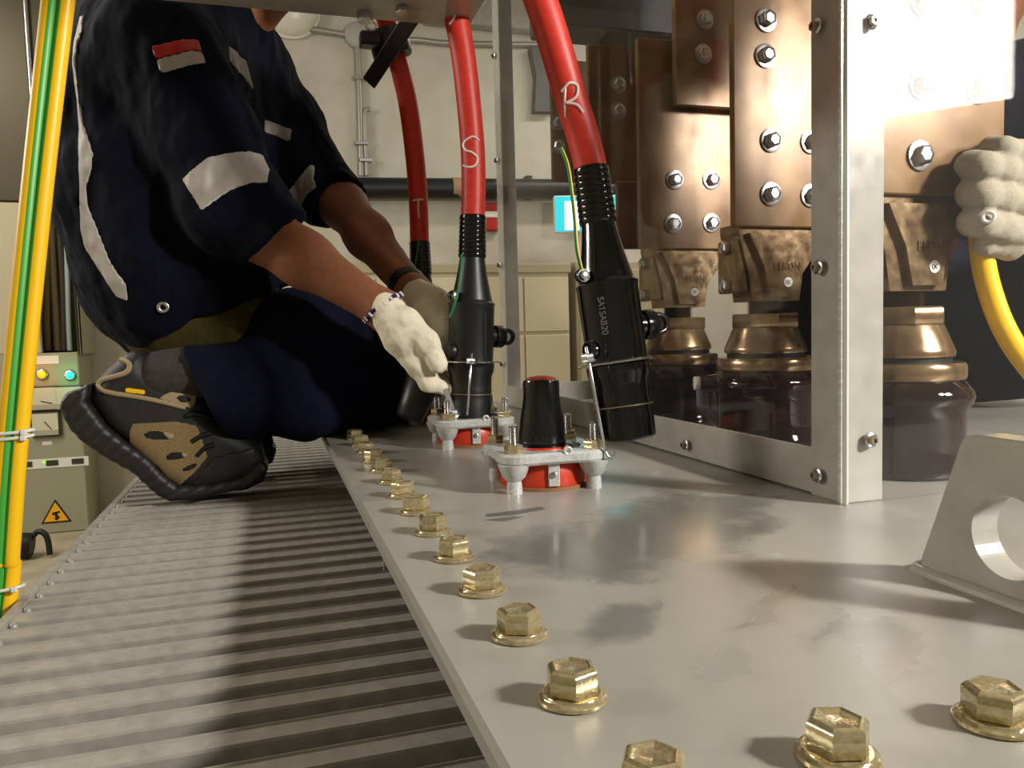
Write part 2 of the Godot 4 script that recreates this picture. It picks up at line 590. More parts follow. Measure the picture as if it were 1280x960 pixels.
# ---------------------------------------------------------------- the transformer
func lid_texture() -> Array:
	var size := Vector2i(900, 1100)   # x 0.08 to 1.58, z -1.95 to -0.15
	var img := Image.create(size.x, size.y, false, Image.FORMAT_RGB8)
	var ro := Image.create(size.x, size.y, false, Image.FORMAT_RGB8)
	var broad := noise(31, 0.006)
	var fine := noise(32, 0.05)
	var streak := noise(33, 0.012)
	for y in size.y:
		for x in size.x:
			var a := broad.get_noise_2d(x, y)
			var s := streak.get_noise_2d(x * 2.5 + y * 0.6, y * 0.5)
			var f := fine.get_noise_2d(x, y)
			var c := 0.95 + 0.035 * a + 0.02 * f + 0.02 * s
			img.set_pixel(x, y, Color(c, c * 0.995, c * 0.985))
			var r := 0.33 + 0.06 * a + 0.04 * s + 0.02 * f
			ro.set_pixel(x, y, Color(r, r, r))
	# damp patches and stains where the photograph shows them: outline on the lid, paint tone, gloss
	var stains := [
		[[[622, 700], [640, 665], [720, 655], [760, 640], [830, 615], [950, 622], [955, 660], [905, 685], [850, 700], [760, 725], [690, 718]], 0.76, 0.17, 26.0],
		[[[722, 790], [770, 760], [818, 752], [803, 790], [770, 802], [735, 802]], 0.78, 0.20, 10.0],
		[[[915, 785], [960, 745], [1005, 728], [1000, 745], [955, 780]], 0.83, 0.24, 9.0],
		[[[1000, 800], [1040, 775], [1060, 760], [1052, 790], [1010, 815]], 0.83, 0.24, 9.0],
		[[[1090, 765], [1140, 790], [1140, 840], [1100, 860], [1090, 820], [1060, 780]], 0.83, 0.22, 10.0],
		[[[850, 830], [900, 805], [950, 815], [940, 850], [880, 850]], 0.94, 0.23, 10.0],
		[[[606, 642], [650, 637], [676, 633], [680, 637], [640, 644], [606, 646]], 0.62, 0.45, 1.5],
		[[[602, 650], [640, 645], [655, 646], [630, 652]], 0.66, 0.45, 1.5],
		[[[428, 610], [470, 598], [520, 605], [500, 622], [450, 628]], 0.9, 0.36, 4.0],
		[[[962, 692], [970, 690], [978, 693], [972, 697], [963, 697]], 1.3, 0.5, 1.0],
		[[[812, 590], [818, 588], [826, 590], [822, 594], [814, 594]], 1.3, 0.5, 1.0],
	]
	var warp := noise(34, 0.03)
	for st in stains:
		var poly := PackedVector2Array()
		var lo := Vector2(1e9, 1e9)
		var hi := -lo
		for q in st[0]:
			var p := on_y(q[0], q[1], 0.0)
			var uv := Vector2((p.x - 0.08) / 1.5 * size.x, (p.z + 1.95) / 1.8 * size.y)
			poly.append(uv)
			lo = lo.min(uv)
			hi = hi.max(uv)
		var soft: float = st[3]
		for y in range(maxi(int(lo.y - soft * 2), 0), mini(int(hi.y + soft * 2), size.y)):
			for x in range(maxi(int(lo.x - soft * 2), 0), mini(int(hi.x + soft * 2), size.x)):
				var w := Vector2(warp.get_noise_2d(x, y), warp.get_noise_2d(x + 500, y)) * soft * 0.8
				var k := clampf(0.5 - poly_d(poly, Vector2(x, y) + w) / soft, 0.0, 1.0)
				if k <= 0.0:
					continue
				var c := img.get_pixel(x, y)
				var tone: float = st[1]
				img.set_pixel(x, y, c.lerp(Color(minf(c.r * tone, 1), minf(c.g * tone * 1.01, 1), minf(c.b * tone * 1.015, 1)), k))
				var r := lerpf(ro.get_pixel(x, y).r, st[2], k)
				ro.set_pixel(x, y, Color(r, r, r))
	return [ImageTexture.create_from_image(img), ImageTexture.create_from_image(ro)]

func flange_bolt(tank: Node3D, where: Vector3, spin: float) -> void:
	if not mats.has("bolt mesh"):
		mats["bolt mesh"] = lathe([Vector2(0, 0.004), Vector2(0.0118, 0.004), Vector2(0.0132, 0.0052), Vector2(0.0132, 0.0148), Vector2(0.0116, 0.0166), Vector2(0.0100, 0.0172), Vector2(0.0092, 0.0164), Vector2(0, 0.0166)], 6, true)
		mats["washer mesh"] = lathe([Vector2(0, 0), Vector2(0.0165, 0), Vector2(0.0172, 0.0008), Vector2(0.0168, 0.0022), Vector2(0.0150, 0.0026), Vector2(0.0140, 0.0042), Vector2(0, 0.0042)], 32)
	var b := part("flange_bolt", mats["bolt mesh"], mats["yellow zinc"], tank, Transform3D(Basis(Vector3.UP, spin), where))
	part("washer", mats["washer mesh"], mats["yellow zinc"], b)

func transformer() -> void:
	var t := thing("transformer", "grey painted transformer tank with a bolted lid and a row of upright cooling fins", "transformer", Vector3(0.7, FLOOR, -1.0))
	var off := -t.position
	var tex := lid_texture()
	var lid_paint := mat("lid paint", Color(0.60, 0.592, 0.565), 1.0)
	lid_paint.albedo_texture = tex[0]
	lid_paint.roughness_texture = tex[1]
	lid_paint.roughness_texture_channel = BaseMaterial3D.TEXTURE_CHANNEL_RED
	var x0 := 0.084
	var x1 := 1.55
	var z0 := -1.92
	var z1 := -0.185
	var mb := Mb.new()
	var bv := 0.003
	var uv := func(p: Vector3) -> Vector2: return Vector2((p.x - 0.08) / 1.5, (p.z + 1.95) / 1.8)
	var c := [Vector3(x0 + bv, 0, z0 + bv), Vector3(x1 - bv, 0, z0 + bv), Vector3(x1 - bv, 0, z1 - bv), Vector3(x0 + bv, 0, z1 - bv)]
	var m := [Vector3(x0, -bv, z0), Vector3(x1, -bv, z0), Vector3(x1, -bv, z1), Vector3(x0, -bv, z1)]
	var low := Vector3(0, -0.012 + bv, 0)
	var outs := [Vector3.FORWARD, Vector3.RIGHT, Vector3.BACK, Vector3.LEFT]
	mb.tri(c[0], c[1], c[2], Vector3.UP, Vector3.UP, Vector3.UP, uv.call(c[0]), uv.call(c[1]), uv.call(c[2]))
	mb.tri(c[0], c[2], c[3], Vector3.UP, Vector3.UP, Vector3.UP, uv.call(c[0]), uv.call(c[2]), uv.call(c[3]))
	for i in 4:
		var j := (i + 1) % 4
		mb.flat(c[i], c[j], m[j], m[i], outs[i] + Vector3.UP)
		mb.flat(m[i], m[j], m[j] + low, m[i] + low, outs[i])
	mb.flat(m[0] + low, m[1] + low, m[2] + low, m[3] + low, Vector3.DOWN)
	part("lid", mb.done(), lid_paint, t, move(off))
	part("tank_flange", box(Vector3(x1 - x0 - 0.012, 0.014, z1 - z0 - 0.012), 0.002), mats["grey paint"], t, move(off + Vector3((x0 + x1) / 2, -0.0195, (z0 + z1) / 2)))
	part("tank", box(Vector3(x1 - 0.24, -0.03 - FLOOR, z1 - z0 - 0.12), 0.004), mats["grey paint"], t, move(off + Vector3((x1 + 0.10) / 2, (FLOOR - 0.026) / 2, (z0 + z1) / 2)))
	# cooling fins: folded sheet, the far edge of each top stands up as a seam
	var prof := PackedVector2Array([Vector2(0.009, -0.60), Vector2(0.009, -0.0040), Vector2(0.0078, -0.0020), Vector2(-0.0062, -0.0002), Vector2(-0.0076, 0.0014), Vector2(-0.0086, 0.0012), Vector2(-0.009, -0.002), Vector2(-0.009, -0.60)])
	var length := 0.405
	var fin := extrude(prof, length)
	var basis := Basis(Vector3.BACK, Vector3.UP, Vector3.LEFT)   # the outline lies across z, the length runs to -x
	var nub := lathe([Vector2(0, -0.012), Vector2(0.0035, -0.012), Vector2(0.0042, -0.002), Vector2(0.0025, 0.0018), Vector2(0, 0.0025)], 10)
	for i in 50:
		var z := -0.14 - 0.0465 * i
		var f := part("cooling_fin", fin, mats["fin paint"], t, Transform3D(basis, off + Vector3(0.145, FIN, z)))
		part("weld_nub", nub, mats["fin paint"], f, move(Vector3(0.016, -0.002, length - 0.006)))
	part("fin_brace", box(Vector3(0.014, 0.008, 2.36), 0.002), mats["fin paint"], t, move(off + Vector3(-0.265, FIN - 0.004, -1.28)))
	for i in range(-1, 15):
		flange_bolt(t, off + Vector3(0.133, 0, -0.3469 - 0.0849 * i), 0.3 + i * 1.37)
	for j in [1, 2]:
		flange_bolt(t, off + Vector3(0.133 + 0.0838 * j, 0, -0.261), 0.25 + j * 0.5)
	var tab := on_y(478, 714, FIN)
	part("edge_tab", box(Vector3(0.0015, 0.020, 0.006), 0.0005), mats["fin paint"], t, move(off + tab + Vector3(0.002, 0.010, 0)))
	# lifting lug
	var outline := PackedVector2Array()
	var inner := PackedVector2Array()
	var hole := Vector2(-0.372, 0.042)
	var shape := PackedVector2Array([Vector2(-0.441, 0.0), Vector2(-0.441, 0.010), Vector2(-0.4085, 0.098), Vector2(-0.4045, 0.1025), Vector2(-0.398, 0.104), Vector2(-0.346, 0.104), Vector2(-0.3395, 0.1025), Vector2(-0.3355, 0.098), Vector2(-0.303, 0.010), Vector2(-0.303, 0.0)])
	for i in 72:
		var d := Vector2.from_angle(TAU * i / 72)
		var far := 0.0
		for k in shape.size():
			var hit = Geometry2D.segment_intersects_segment(hole, hole + d, shape[k], shape[(k + 1) % shape.size()])
			if hit != null:
				far = maxf(far, (hit - hole).length())
		outline.append(d * far)
		inner.append(d * 0.0265)
	var lug_xf := Transform3D(Basis(Vector3(0, 0, 1), Vector3(1, 0, 0), Vector3(0, 1, 0)), off + Vector3(0.437, hole.y, hole.x))
	var lug := part("lifting_lug", ring_plate(outline, inner, 0.022, 0.0015), mats["grey paint"], t, lug_xf)
	# weld bead round the foot of the lug
	var bead := []
	for q in [[-0.012, -0.462], [0.006, -0.449], [0.0, -0.37], [0.006, -0.295], [0.012, -0.29]]:
		bead.append(Vector3(0.437 + q[0] - 0.004, 0.002, q[1]) )
	var weld := part("weld_bead", tube(smooth_path([Vector3(0.452, -0.001, -0.450), Vector3(0.440, -0.001, -0.445), Vector3(0.436, -0.001, -0.43), Vector3(0.436, -0.001, -0.37), Vector3(0.436, -0.001, -0.31), Vector3(0.440, -0.001, -0.299), Vector3(0.452, -0.001, -0.294)]), 0.0065, 10), mats["grey paint"], t, move(off))
	mats["tank_node"] = t

# ---------------------------------------------------------------- sockets and plug-in cable connectors
func socket(c: Vector3, spin: float, label: String, cone: bool) -> void:
	var o := thing("cable_socket", label, "cable socket", c, "cable sockets in a row on the lid")
	o.rotation.y = spin
	part("base_ring", lathe([Vector2(0.03, 0.004), Vector2(0.0495, 0.004), Vector2(0.0500, 0.006), Vector2(0.0490, 0.030), Vector2(0.046, 0.034), Vector2(0.03, 0.034)], 48), mats["red resin"], o)
	part("gasket", lathe([Vector2(0.03, 0), Vector2(0.0525, 0), Vector2(0.0525, 0.004), Vector2(0.03, 0.004)], 48), mat("tan gasket", Color(0.52, 0.36, 0.22), 0.7), o)
	var outer := PackedVector2Array()
	var inner := PackedVector2Array()
	for i in 72:
		var a := TAU * i / 72
		var d := Vector2.from_angle(a)
		var k := pow(absf(sin(2.0 * a)), 3.0)   # a lobe at each stud
		outer.append(d * (0.0615 + 0.0175 * k))
		inner.append(d * 0.045)
	part("clamp_flange", ring_plate(outer, inner, 0.013, 0.003), mats["galvanised"], o, move(Vector3(0, 0.032, 0)))
	part("seal", lathe([Vector2(0.026, 0.034), Vector2(0.0445, 0.034), Vector2(0.0445, 0.041), Vector2(0.040, 0.043), Vector2(0.026, 0.041)], 40), mats["rubber"], o)
	for i in 4:
		var d := Vector3(cos(PI / 4 + i * PI / 2), 0, sin(PI / 4 + i * PI / 2)) * 0.0655
		var leg := part("leg", lathe([Vector2(0, 0), Vector2(0.009, 0), Vector2(0.0085, 0.010), Vector2(0.0078, 0.014), Vector2(0.013, 0.019), Vector2(0.0185, 0.033), Vector2(0, 0.033)], 24), mats["galvanised"], o, move(d))
		var stud := part("stud", lathe(thread(0.0052, 0.030), 14), mats["steel"], o, move(d + Vector3(0, 0.045, 0)))
		part("nut", hexagon(0.0105, 0.010), mats["yellow zinc"], stud, Transform3D(Basis(Vector3.UP, i * 0.7), Vector3.ZERO))
	var clip := part("clip", box(Vector3(0.013, 0.026, 0.004), 0.001), mats["galvanised"], o, Transform3D(Basis(Vector3.UP, -0.15), Vector3(-0.002, 0.0185, 0.0512)))
	part("screw", rod(0.0035, 0.003, 12, 0.001), mats["steel"], clip, Transform3D(Basis(Vector3.RIGHT, PI / 2), Vector3(0, 0.001, 0.002)))
	part("paper_tag", box(Vector3(0.010, 0.018, 0.002)), mat("tag paper", Color(0.72, 0.60, 0.38), 0.8), o, Transform3D(Basis(Vector3.UP, -0.95), Vector3(-0.0415, 0.0185, 0.030)))
	var eye := TorusMesh.new()
	eye.inner_radius = 0.002
	eye.outer_radius = 0.0055
	part("eyelet", eye, mats["galvanised"], o, Transform3D(Basis(Vector3.RIGHT, PI / 2), Vector3(0.012, 0.046, 0.060)))
	if cone:
		part("contact_cone", lathe([Vector2(0.0265, 0.036), Vector2(0.0275, 0.046), Vector2(0.0283, 0.052), Vector2(0.0275, 0.063), Vector2(0.0255, 0.076), Vector2(0.0228, 0.090), Vector2(0.0213, 0.101), Vector2(0.0213, 0.119), Vector2(0.0205, 0.1215), Vector2(0.0175, 0.122)], 40), mats["gloss rubber"], o)
		part("cone_foot", lathe([Vector2(0.0265, 0.034), Vector2(0.030, 0.034), Vector2(0.030, 0.043), Vector2(0.0265, 0.046)], 40), mats["red resin"], o)
		part("cone_tip", lathe([Vector2(0.0178, 0.121), Vector2(0.0178, 0.1228), Vector2(0.013, 0.1252), Vector2(0.006, 0.1264), Vector2(0, 0.1266)], 32), mats["brown resin"], o)

func thread(r: float, h: float) -> Array:
	var out := [Vector2(0, 0), Vector2(r, 0)]
	var y := 0.0
	while y < h - 0.0024:
		out.append(Vector2(r, y + 0.0003))
		out.append(Vector2(r * 0.80, y + 0.0012))
		y += 0.0024
	out.append_array([Vector2(r, h - 0.001), Vector2(r * 0.8, h), Vector2(0, h)])
	return out

func strokes(o: Node3D, inv: Transform3D, lines: Array, path: PackedVector3Array, zc: float, r: float, centre: Vector2, size: float) -> void:
	# a painted letter: strokes given on a unit square (y down), laid on the round of the cable
	for line in lines:
		var pts := PackedVector3Array()
		for q in line:
			var p := at(centre.x + q[0] * size, centre.y + q[1] * size * 1.5, zc)
			var axis := path[0]
			for w in path:
				if absf(w.y - p.y) < absf(axis.y - p.y):
					axis = w
			var off := clampf(p.x - axis.x, -r * 0.95, r * 0.95)
			pts.append(inv * Vector3(axis.x + off, p.y, axis.z + sqrt(r * r - off * off) + 0.0006))
		var arr := []
		for p in pts:
			arr.append(p)
		part("painted_letter", tube(smooth_path(arr, 5), 0.0017, 6), mats["white paint mark"], o)

const LETTERS := {
	"R": [[[-0.25, 0.55], [-0.3, 0.0], [-0.35, -0.45]], [[-0.5, -0.35], [-0.2, -0.6], [0.25, -0.5], [0.2, -0.1], [-0.25, 0.08]], [[-0.25, 0.08], [0.25, 0.2], [0.6, 0.5]]],
	"S": [[[0.5, -0.46], [0.1, -0.62], [-0.38, -0.42], [-0.3, -0.12], [0.1, 0.04], [0.4, 0.28], [0.25, 0.56], [-0.1, 0.62], [-0.45, 0.5]]],
	"T": [[[-0.4, -0.45], [0.1, -0.5], [0.5, -0.5]], [[0.05, -0.5], [0.05, 0.1], [0.1, 0.6]]],
	"O": [[[-0.3, -0.5], [0.2, -0.4], [0.35, 0.0], [0.3, 0.4], [0.05, 0.6]]],
}

func connector(foot: Vector3, head: Vector3, trail: Array, label: String, plug_dir: Vector3, letters: Array, gloss: Material) -> Node3D:
	var o := thing("cable_connector", label, "cable", foot, "red power cables with black plugs")
	var xf := along(foot, head)
	# turn about the axis so that own x points the way of the side plug
	var x := (plug_dir - xf.basis.y * plug_dir.dot(xf.basis.y)).normalized()
	xf.basis = Basis(x, xf.basis.y, x.cross(xf.basis.y))
	o.transform = xf
	var inv := xf.affine_inverse()
	part("lower_boot", lathe([Vector2(0, 0.0), Vector2(0.0290, 0.0), Vector2(0.0335, 0.003), Vector2(0.0338, 0.030), Vector2(0.0325, 0.037), Vector2(0.0345, 0.043), Vector2(0.0338, 0.048), Vector2(0.0338, 0.068), Vector2(0.0372, 0.076), Vector2(0.0380, 0.088), Vector2(0.030, 0.090)], 48), gloss, o)
	part("retaining_ring", lathe([Vector2(0.033, 0.0385), Vector2(0.0350, 0.0390), Vector2(0.0350, 0.0402), Vector2(0.033, 0.0407)], 48), mat("ring metal", Color(0.62, 0.56, 0.45), 0.4, 0.8), o)
	var body := part("housing", lathe([Vector2(0.030, 0.092), Vector2(0.0355, 0.092), Vector2(0.0360, 0.100), Vector2(0.0365, 0.180), Vector2(0.0372, 0.1815), Vector2(0.0372, 0.1845), Vector2(0.0335, 0.187), Vector2(0.0330, 0.190)], 48), gloss, o)
	part("stress_cone", lathe([Vector2(0.0330, 0.186), Vector2(0.0325, 0.190), Vector2(0.0290, 0.206), Vector2(0.0240, 0.230), Vector2(0.0205, 0.252), Vector2(0.0195, 0.262)], 48), gloss, o)
	var sleeve := [Vector2(0.0195, 0.255)]
	for i in 9:
		var y := 0.257 + i * 0.0072
		var r := 0.0225 - i * 0.00016
		sleeve.append_array([Vector2(r - 0.0008, y), Vector2(r, y + 0.0022), Vector2(r, y + 0.005), Vector2(r - 0.0008, y + 0.0070)])
	sleeve.append_array([Vector2(0.0208, 0.3225), Vector2(0.0190, 0.3235)])
	part("shrink_sleeve", lathe(sleeve, 40), mats["gloss rubber"], o)
	# moulded rib with raised figures
	part("moulded_rib", box(Vector3(0.004, 0.070, 0.003), 0.001), gloss, body, Transform3D(Basis(Vector3.UP, 0.15), Vector3(0.006, 0.137, 0.0355)))
	if "lifted" in label:
		part("figures", text_mesh("SA1SAB20", 0.0070, 0.0010), mat("raised rubber", Color(0.45, 0.45, 0.44), 0.5), body, Transform3D(Basis(Vector3.UP, -0.80) * Basis(Vector3.BACK, -PI / 2), Vector3(-0.0262, 0.145, 0.0256)))
	# side plug with its eye
	var side := Basis(Vector3.UP, Vector3.RIGHT, Vector3.FORWARD)
	var plug := part("side_plug", lathe([Vector2(0, 0), Vector2(0.0165, 0), Vector2(0.0165, 0.008), Vector2(0.0150, 0.009), Vector2(0.0150, 0.012), Vector2(0.0180, 0.013), Vector2(0.0182, 0.026), Vector2(0.0165, 0.029), Vector2(0.006, 0.030), Vector2(0, 0.030)], 32), gloss, o, Transform3D(side, Vector3(0.028, 0.132, 0)))
	var eye := TorusMesh.new()
	eye.inner_radius = 0.0065
	eye.outer_radius = 0.0140
	part("eye", eye, gloss, plug, Transform3D(Basis(Vector3.RIGHT, PI / 2), Vector3(0, 0.038, 0)))
	part("knob", lathe([Vector2(0, 0), Vector2(0.0115, 0), Vector2(0.0118, 0.006), Vector2(0.010, 0.009), Vector2(0, 0.0095)], 24), gloss, o, Transform3D(Basis(Vector3.DOWN, Vector3.LEFT, Vector3.FORWARD), Vector3(-0.0335, 0.108, 0.006)))
	# clamp plate and its nuts
	var ears := PackedVector2Array()
	var hole := PackedVector2Array()
	for i in 64:
		var a := TAU * i / 64
		ears.append(Vector2.from_angle(a) * (0.0400 + 0.0130 * pow(absf(cos(2.0 * a)), 8.0)))
		hole.append(Vector2.from_angle(a) * 0.033)
	part("clamp_plate", ring_plate(ears, hole, 0.0028, 0.0008), mats["steel"], o, move(Vector3(0, 0.0895, 0)))
	# earthing eyelet
	var lug := part("earth_lug", lathe([Vector2(0, 0), Vector2(0.0085, 0), Vector2(0.0090, 0.004), Vector2(0.0075, 0.007), Vector2(0, 0.007)], 20), gloss, o, Transform3D(Basis(Vector3.RIGHT, PI / 2), Vector3(-0.0385, 0.194, 0.010)))
	part("screw", lathe([Vector2(0, 0), Vector2(0.0055, 0), Vector2(0.0055, 0.0025), Vector2(0.004, 0.0035), Vector2(0, 0.0035)], 16), mats["steel"], lug, move(Vector3(0, 0.007, 0)))
	# the cable itself
	var pts := [inv * Vector3(xf * Vector3(0, 0.30, 0)), inv * Vector3(xf * Vector3(0, 0.325, 0))]
	for p in trail:
		pts.append(inv * p)
	var path := smooth_path(pts, 10)
	part("red_sheath", tube(path, 0.0192, 28), mats["red sheath"], o)
	var world := PackedVector3Array()
	for p in path:
		world.append(xf * p)
	for l in letters:
		strokes(o, inv, LETTERS[l[0]], world, foot.z if trail.size() == 0 else (trail[0] as Vector3).z, 0.0192, l[1], l[2])
	return o

func tie_rod(o: Node3D, p: Vector3, q: Vector3, hook: bool) -> void:   # from the plate at p down to q, in the world
	var inv := o.transform.affine_inverse()
	var xf := inv * along(q, p)
	var len := p.distance_to(q)
	var r := part("tie_rod", rod(0.0019, len + 0.017, 10, 0.0006), mats["steel"], o, xf)
	part("nut", hexagon(0.0075, 0.008), mats["steel"], r, move(Vector3(0, len + 0.001, 0)))
	part("washer", rod(0.0085, 0.0012, 20), mats["steel"], r, move(Vector3(0, len, 0)))
	if hook:
		part("hook", tube(smooth_path([Vector3(0, 0, 0), Vector3(0.001, -0.005, 0.002), Vector3(0.006, -0.007, 0.003), Vector3(0.010, -0.003, 0.003)]), 0.0019, 8), mats["steel"], r)

func cables() -> void:
	socket(Vector3(0.300, 0, -0.862), -0.06, "nearest red and galvanised cable socket on the lid, its black cone bare", true)
	socket(Vector3(0.303, 0, -1.222), -0.03, "middle galvanised cable socket under the upright plug marked S", false)
	socket(Vector3(0.303, 0, -1.585), 0.12, "farthest cable socket on the lid, behind the gloved hands", false)
	# R: lifted out, hanging beside its socket
	var foot := at(785, 549, -0.835)
	var head := at(738, 208, -0.872)
	var r := connector(foot, head, [at(727, 165, -0.874), at(712, 118, -0.874), at(698, 70, -0.872), at(684, 25, -0.872), at(667, -25, -0.872), at(651, -75, -0.872), at(640, -125, -0.872)],
		"red cable marked R with a black plug lifted out and leaning beside its bare socket", Vector3(1, 0.05, -0.12), [["R", Vector2(708, 130), 22.0]], mats["gloss rubber"])
	tie_rod(r, at(736, 452, -0.798), at(757, 565, -0.800), true)
	var inv := r.transform.affine_inverse()
	earth_wire(r, [inv * at(727, 338, -0.838), inv * at(721, 310, -0.838), inv * at(718, 270, -0.842), inv * at(714, 235, -0.846), inv * at(709, 205, -0.852), inv * at(701, 185, -0.862)], true)
	# S: seated
	foot = Vector3(0.303, 0.041, -1.222)
	head = at(591, 276, -1.222)
	var s := connector(foot, head, [at(592, 240, -1.222), at(591, 190, -1.222), at(586, 130, -1.222), at(579, 70, -1.222), at(570, 20, -1.222), at(561, -22, -1.222)],
		"red cable marked S with a dull black plug standing upright in the middle socket", Vector3(1, 0, -0.2), [["S", Vector2(585, 193), 20.0], ["O", Vector2(559, 17), 18.0]], mats["rubber"])
	tie_rod(s, at(589, 455, -1.176), at(584, 519, -1.170), false)
	inv = s.transform.affine_inverse()
	earth_wire(s, [inv * at(562, 397, -1.19), inv * at(567, 385, -1.185), inv * at(573, 362, -1.185), inv * at(576, 340, -1.188), inv * at(577, 318, -1.200)], false)
	# T: seated, far
	foot = Vector3(0.303, 0.041, -1.585)
	head = Vector3(0.299, 0.365, -1.585)
	var t := connector(foot, head, [at(523, 255, -1.585), at(519, 200, -1.585), at(510, 130, -1.585), at(497, 75, -1.585), at(484, 30, -1.58), at(474, -10, -1.55), at(468, -30, -1.46), at(466, -60, -1.30)],
		"red cable marked T running up behind the dark bracket, plugged in behind the gloved hands", Vector3(1, 0, -0.2), [["T", Vector2(520, 262), 14.0]], mats["rubber"])
	inv = t.transform.affine_inverse()
	earth_wire(t, [inv * at(518, 335, -1.555), inv * at(521, 320, -1.556), inv * at(524, 300, -1.56)], false)

func earth_wire(o: Node3D, pts: Array, striped: bool) -> void:
	var path := smooth_path(pts, 6)
	var w := part("earth_wire", tube(path, 0.0021, 8), mats["wire green"], o)
	if striped:
		var moved := PackedVector3Array()
		for p in path:
			moved.append(p + Vector3(0.0006, 0, 0.0012))
		part("yellow_stripe", tube(moved, 0.0012, 6), mats["cable yellow"], w)

# ---------------------------------------------------------------- the clear enclosure and what stands in it
func frame_screw(o: Node3D, p: Vector3, out: Vector3) -> void:
	var xf := along(p, p + out)
	var w := part("screw", lathe([Vector2(0, 0), Vector2(0.0075, 0), Vector2(0.0078, 0.0010), Vector2(0.0070, 0.0018), Vector2(0, 0.0018)], 20), mats["steel"], o, xf)
	part("screw_head", lathe([Vector2(0, 0.0016), Vector2(0.0050, 0.0016), Vector2(0.0052, 0.0055), Vector2(0.0044, 0.0066), Vector2(0.0026, 0.0066), Vector2(0.0022, 0.0046), Vector2(0, 0.0046)], 6, true), mat("dull steel", Color(0.62, 0.58, 0.5), 0.35, 0.9), w)

func enclosure() -> void:
	var o := thing("clear_enclosure", "clear acrylic enclosure in a grey metal frame standing round the bushings", "enclosure", Vector3(0.53, 0, -0.63))
	var off := -o.position
	var tall := 1.25
	var fx := 0.5345   # outer face of the left frame, the pane lies on it
	var fz := -0.6345
	var bk := -1.82
	var frame := mats["grey paint"] as Material
	# corner post: an angle, two legs
	part("corner_post", box(Vector3(0.004, tall, 0.050), 0.0012), frame, o, move(off + Vector3(fx + 0.002, tall / 2, fz - 0.025)))
	part("corner_post", box(Vector3(0.047, tall, 0.004), 0.0012), frame, o, move(off + Vector3(fx + 0.0235, tall / 2, fz - 0.002)))
	part("back_post", box(Vector3(0.004, tall, 0.045), 0.0012), frame, o, move(off + Vector3(fx + 0.002, tall / 2, bk + 0.0225)))
	part("back_post", box(Vector3(0.047, tall, 0.004), 0.0012), frame, o, move(off + Vector3(fx + 0.0235, tall / 2, bk)))
	part("bottom_rail", box(Vector3(0.004, 0.048, -bk + fz - 0.09), 0.0012), frame, o, move(off + Vector3(fx + 0.0025, 0.026, (fz + bk) / 2)))
	part("bottom_rail", box(Vector3(0.040, 0.004, -bk + fz - 0.09), 0.0012), frame, o, move(off + Vector3(fx + 0.024, 0.004, (fz + bk) / 2)))
	part("back_rail", box(Vector3(0.9, 0.048, 0.004), 0.0012), frame, o, move(off + Vector3(fx + 0.50, 0.026, bk)))
	var pane := mats["acrylic"] as Material
	part("side_pane", box(Vector3(0.004, tall, -bk + fz + 0.006), 0.0), pane, o, move(off + Vector3(fx - 0.0022, tall / 2 + 0.001, (fz + bk) / 2)))
	part("front_pane", box(Vector3(0.95, tall, 0.004), 0.0), pane, o, move(off + Vector3(fx + 0.474, tall / 2 + 0.001, fz + 0.0022)))
	# polished edge of the front pane beside the corner
	part("pane_edge", box(Vector3(0.0035, tall, 0.006), 0.0008), mat("pane edge", Color(0.78, 0.78, 0.74), 0.35), o, move(off + Vector3(fx - 0.0015, tall / 2, fz + 0.0035)))
	part("edge_strip", box(Vector3(0.003, tall, 0.004), 0.0008), mats["galvanised"], o, move(off + Vector3(fx - 0.0015, tall / 2, fz - 0.004)))
	for q in [[1021, 33], [1023, 334], [1022, 594]]:
		frame_screw(o, off + on_x(q[0], q[1], fx - 0.0042), Vector3.LEFT)
	for q in [[1088, 28], [1088, 550]]:
		frame_screw(o, off + at(q[0], q[1], fz + 0.0042), Vector3.BACK)
	frame_screw(o, off + on_x(857, 556, fx - 0.0042), Vector3.LEFT)
	for y in [0.10, 0.335, 0.58, 0.82]:
		frame_screw(o, off + Vector3(fx - 0.0042, y, bk + 0.020), Vector3.LEFT)


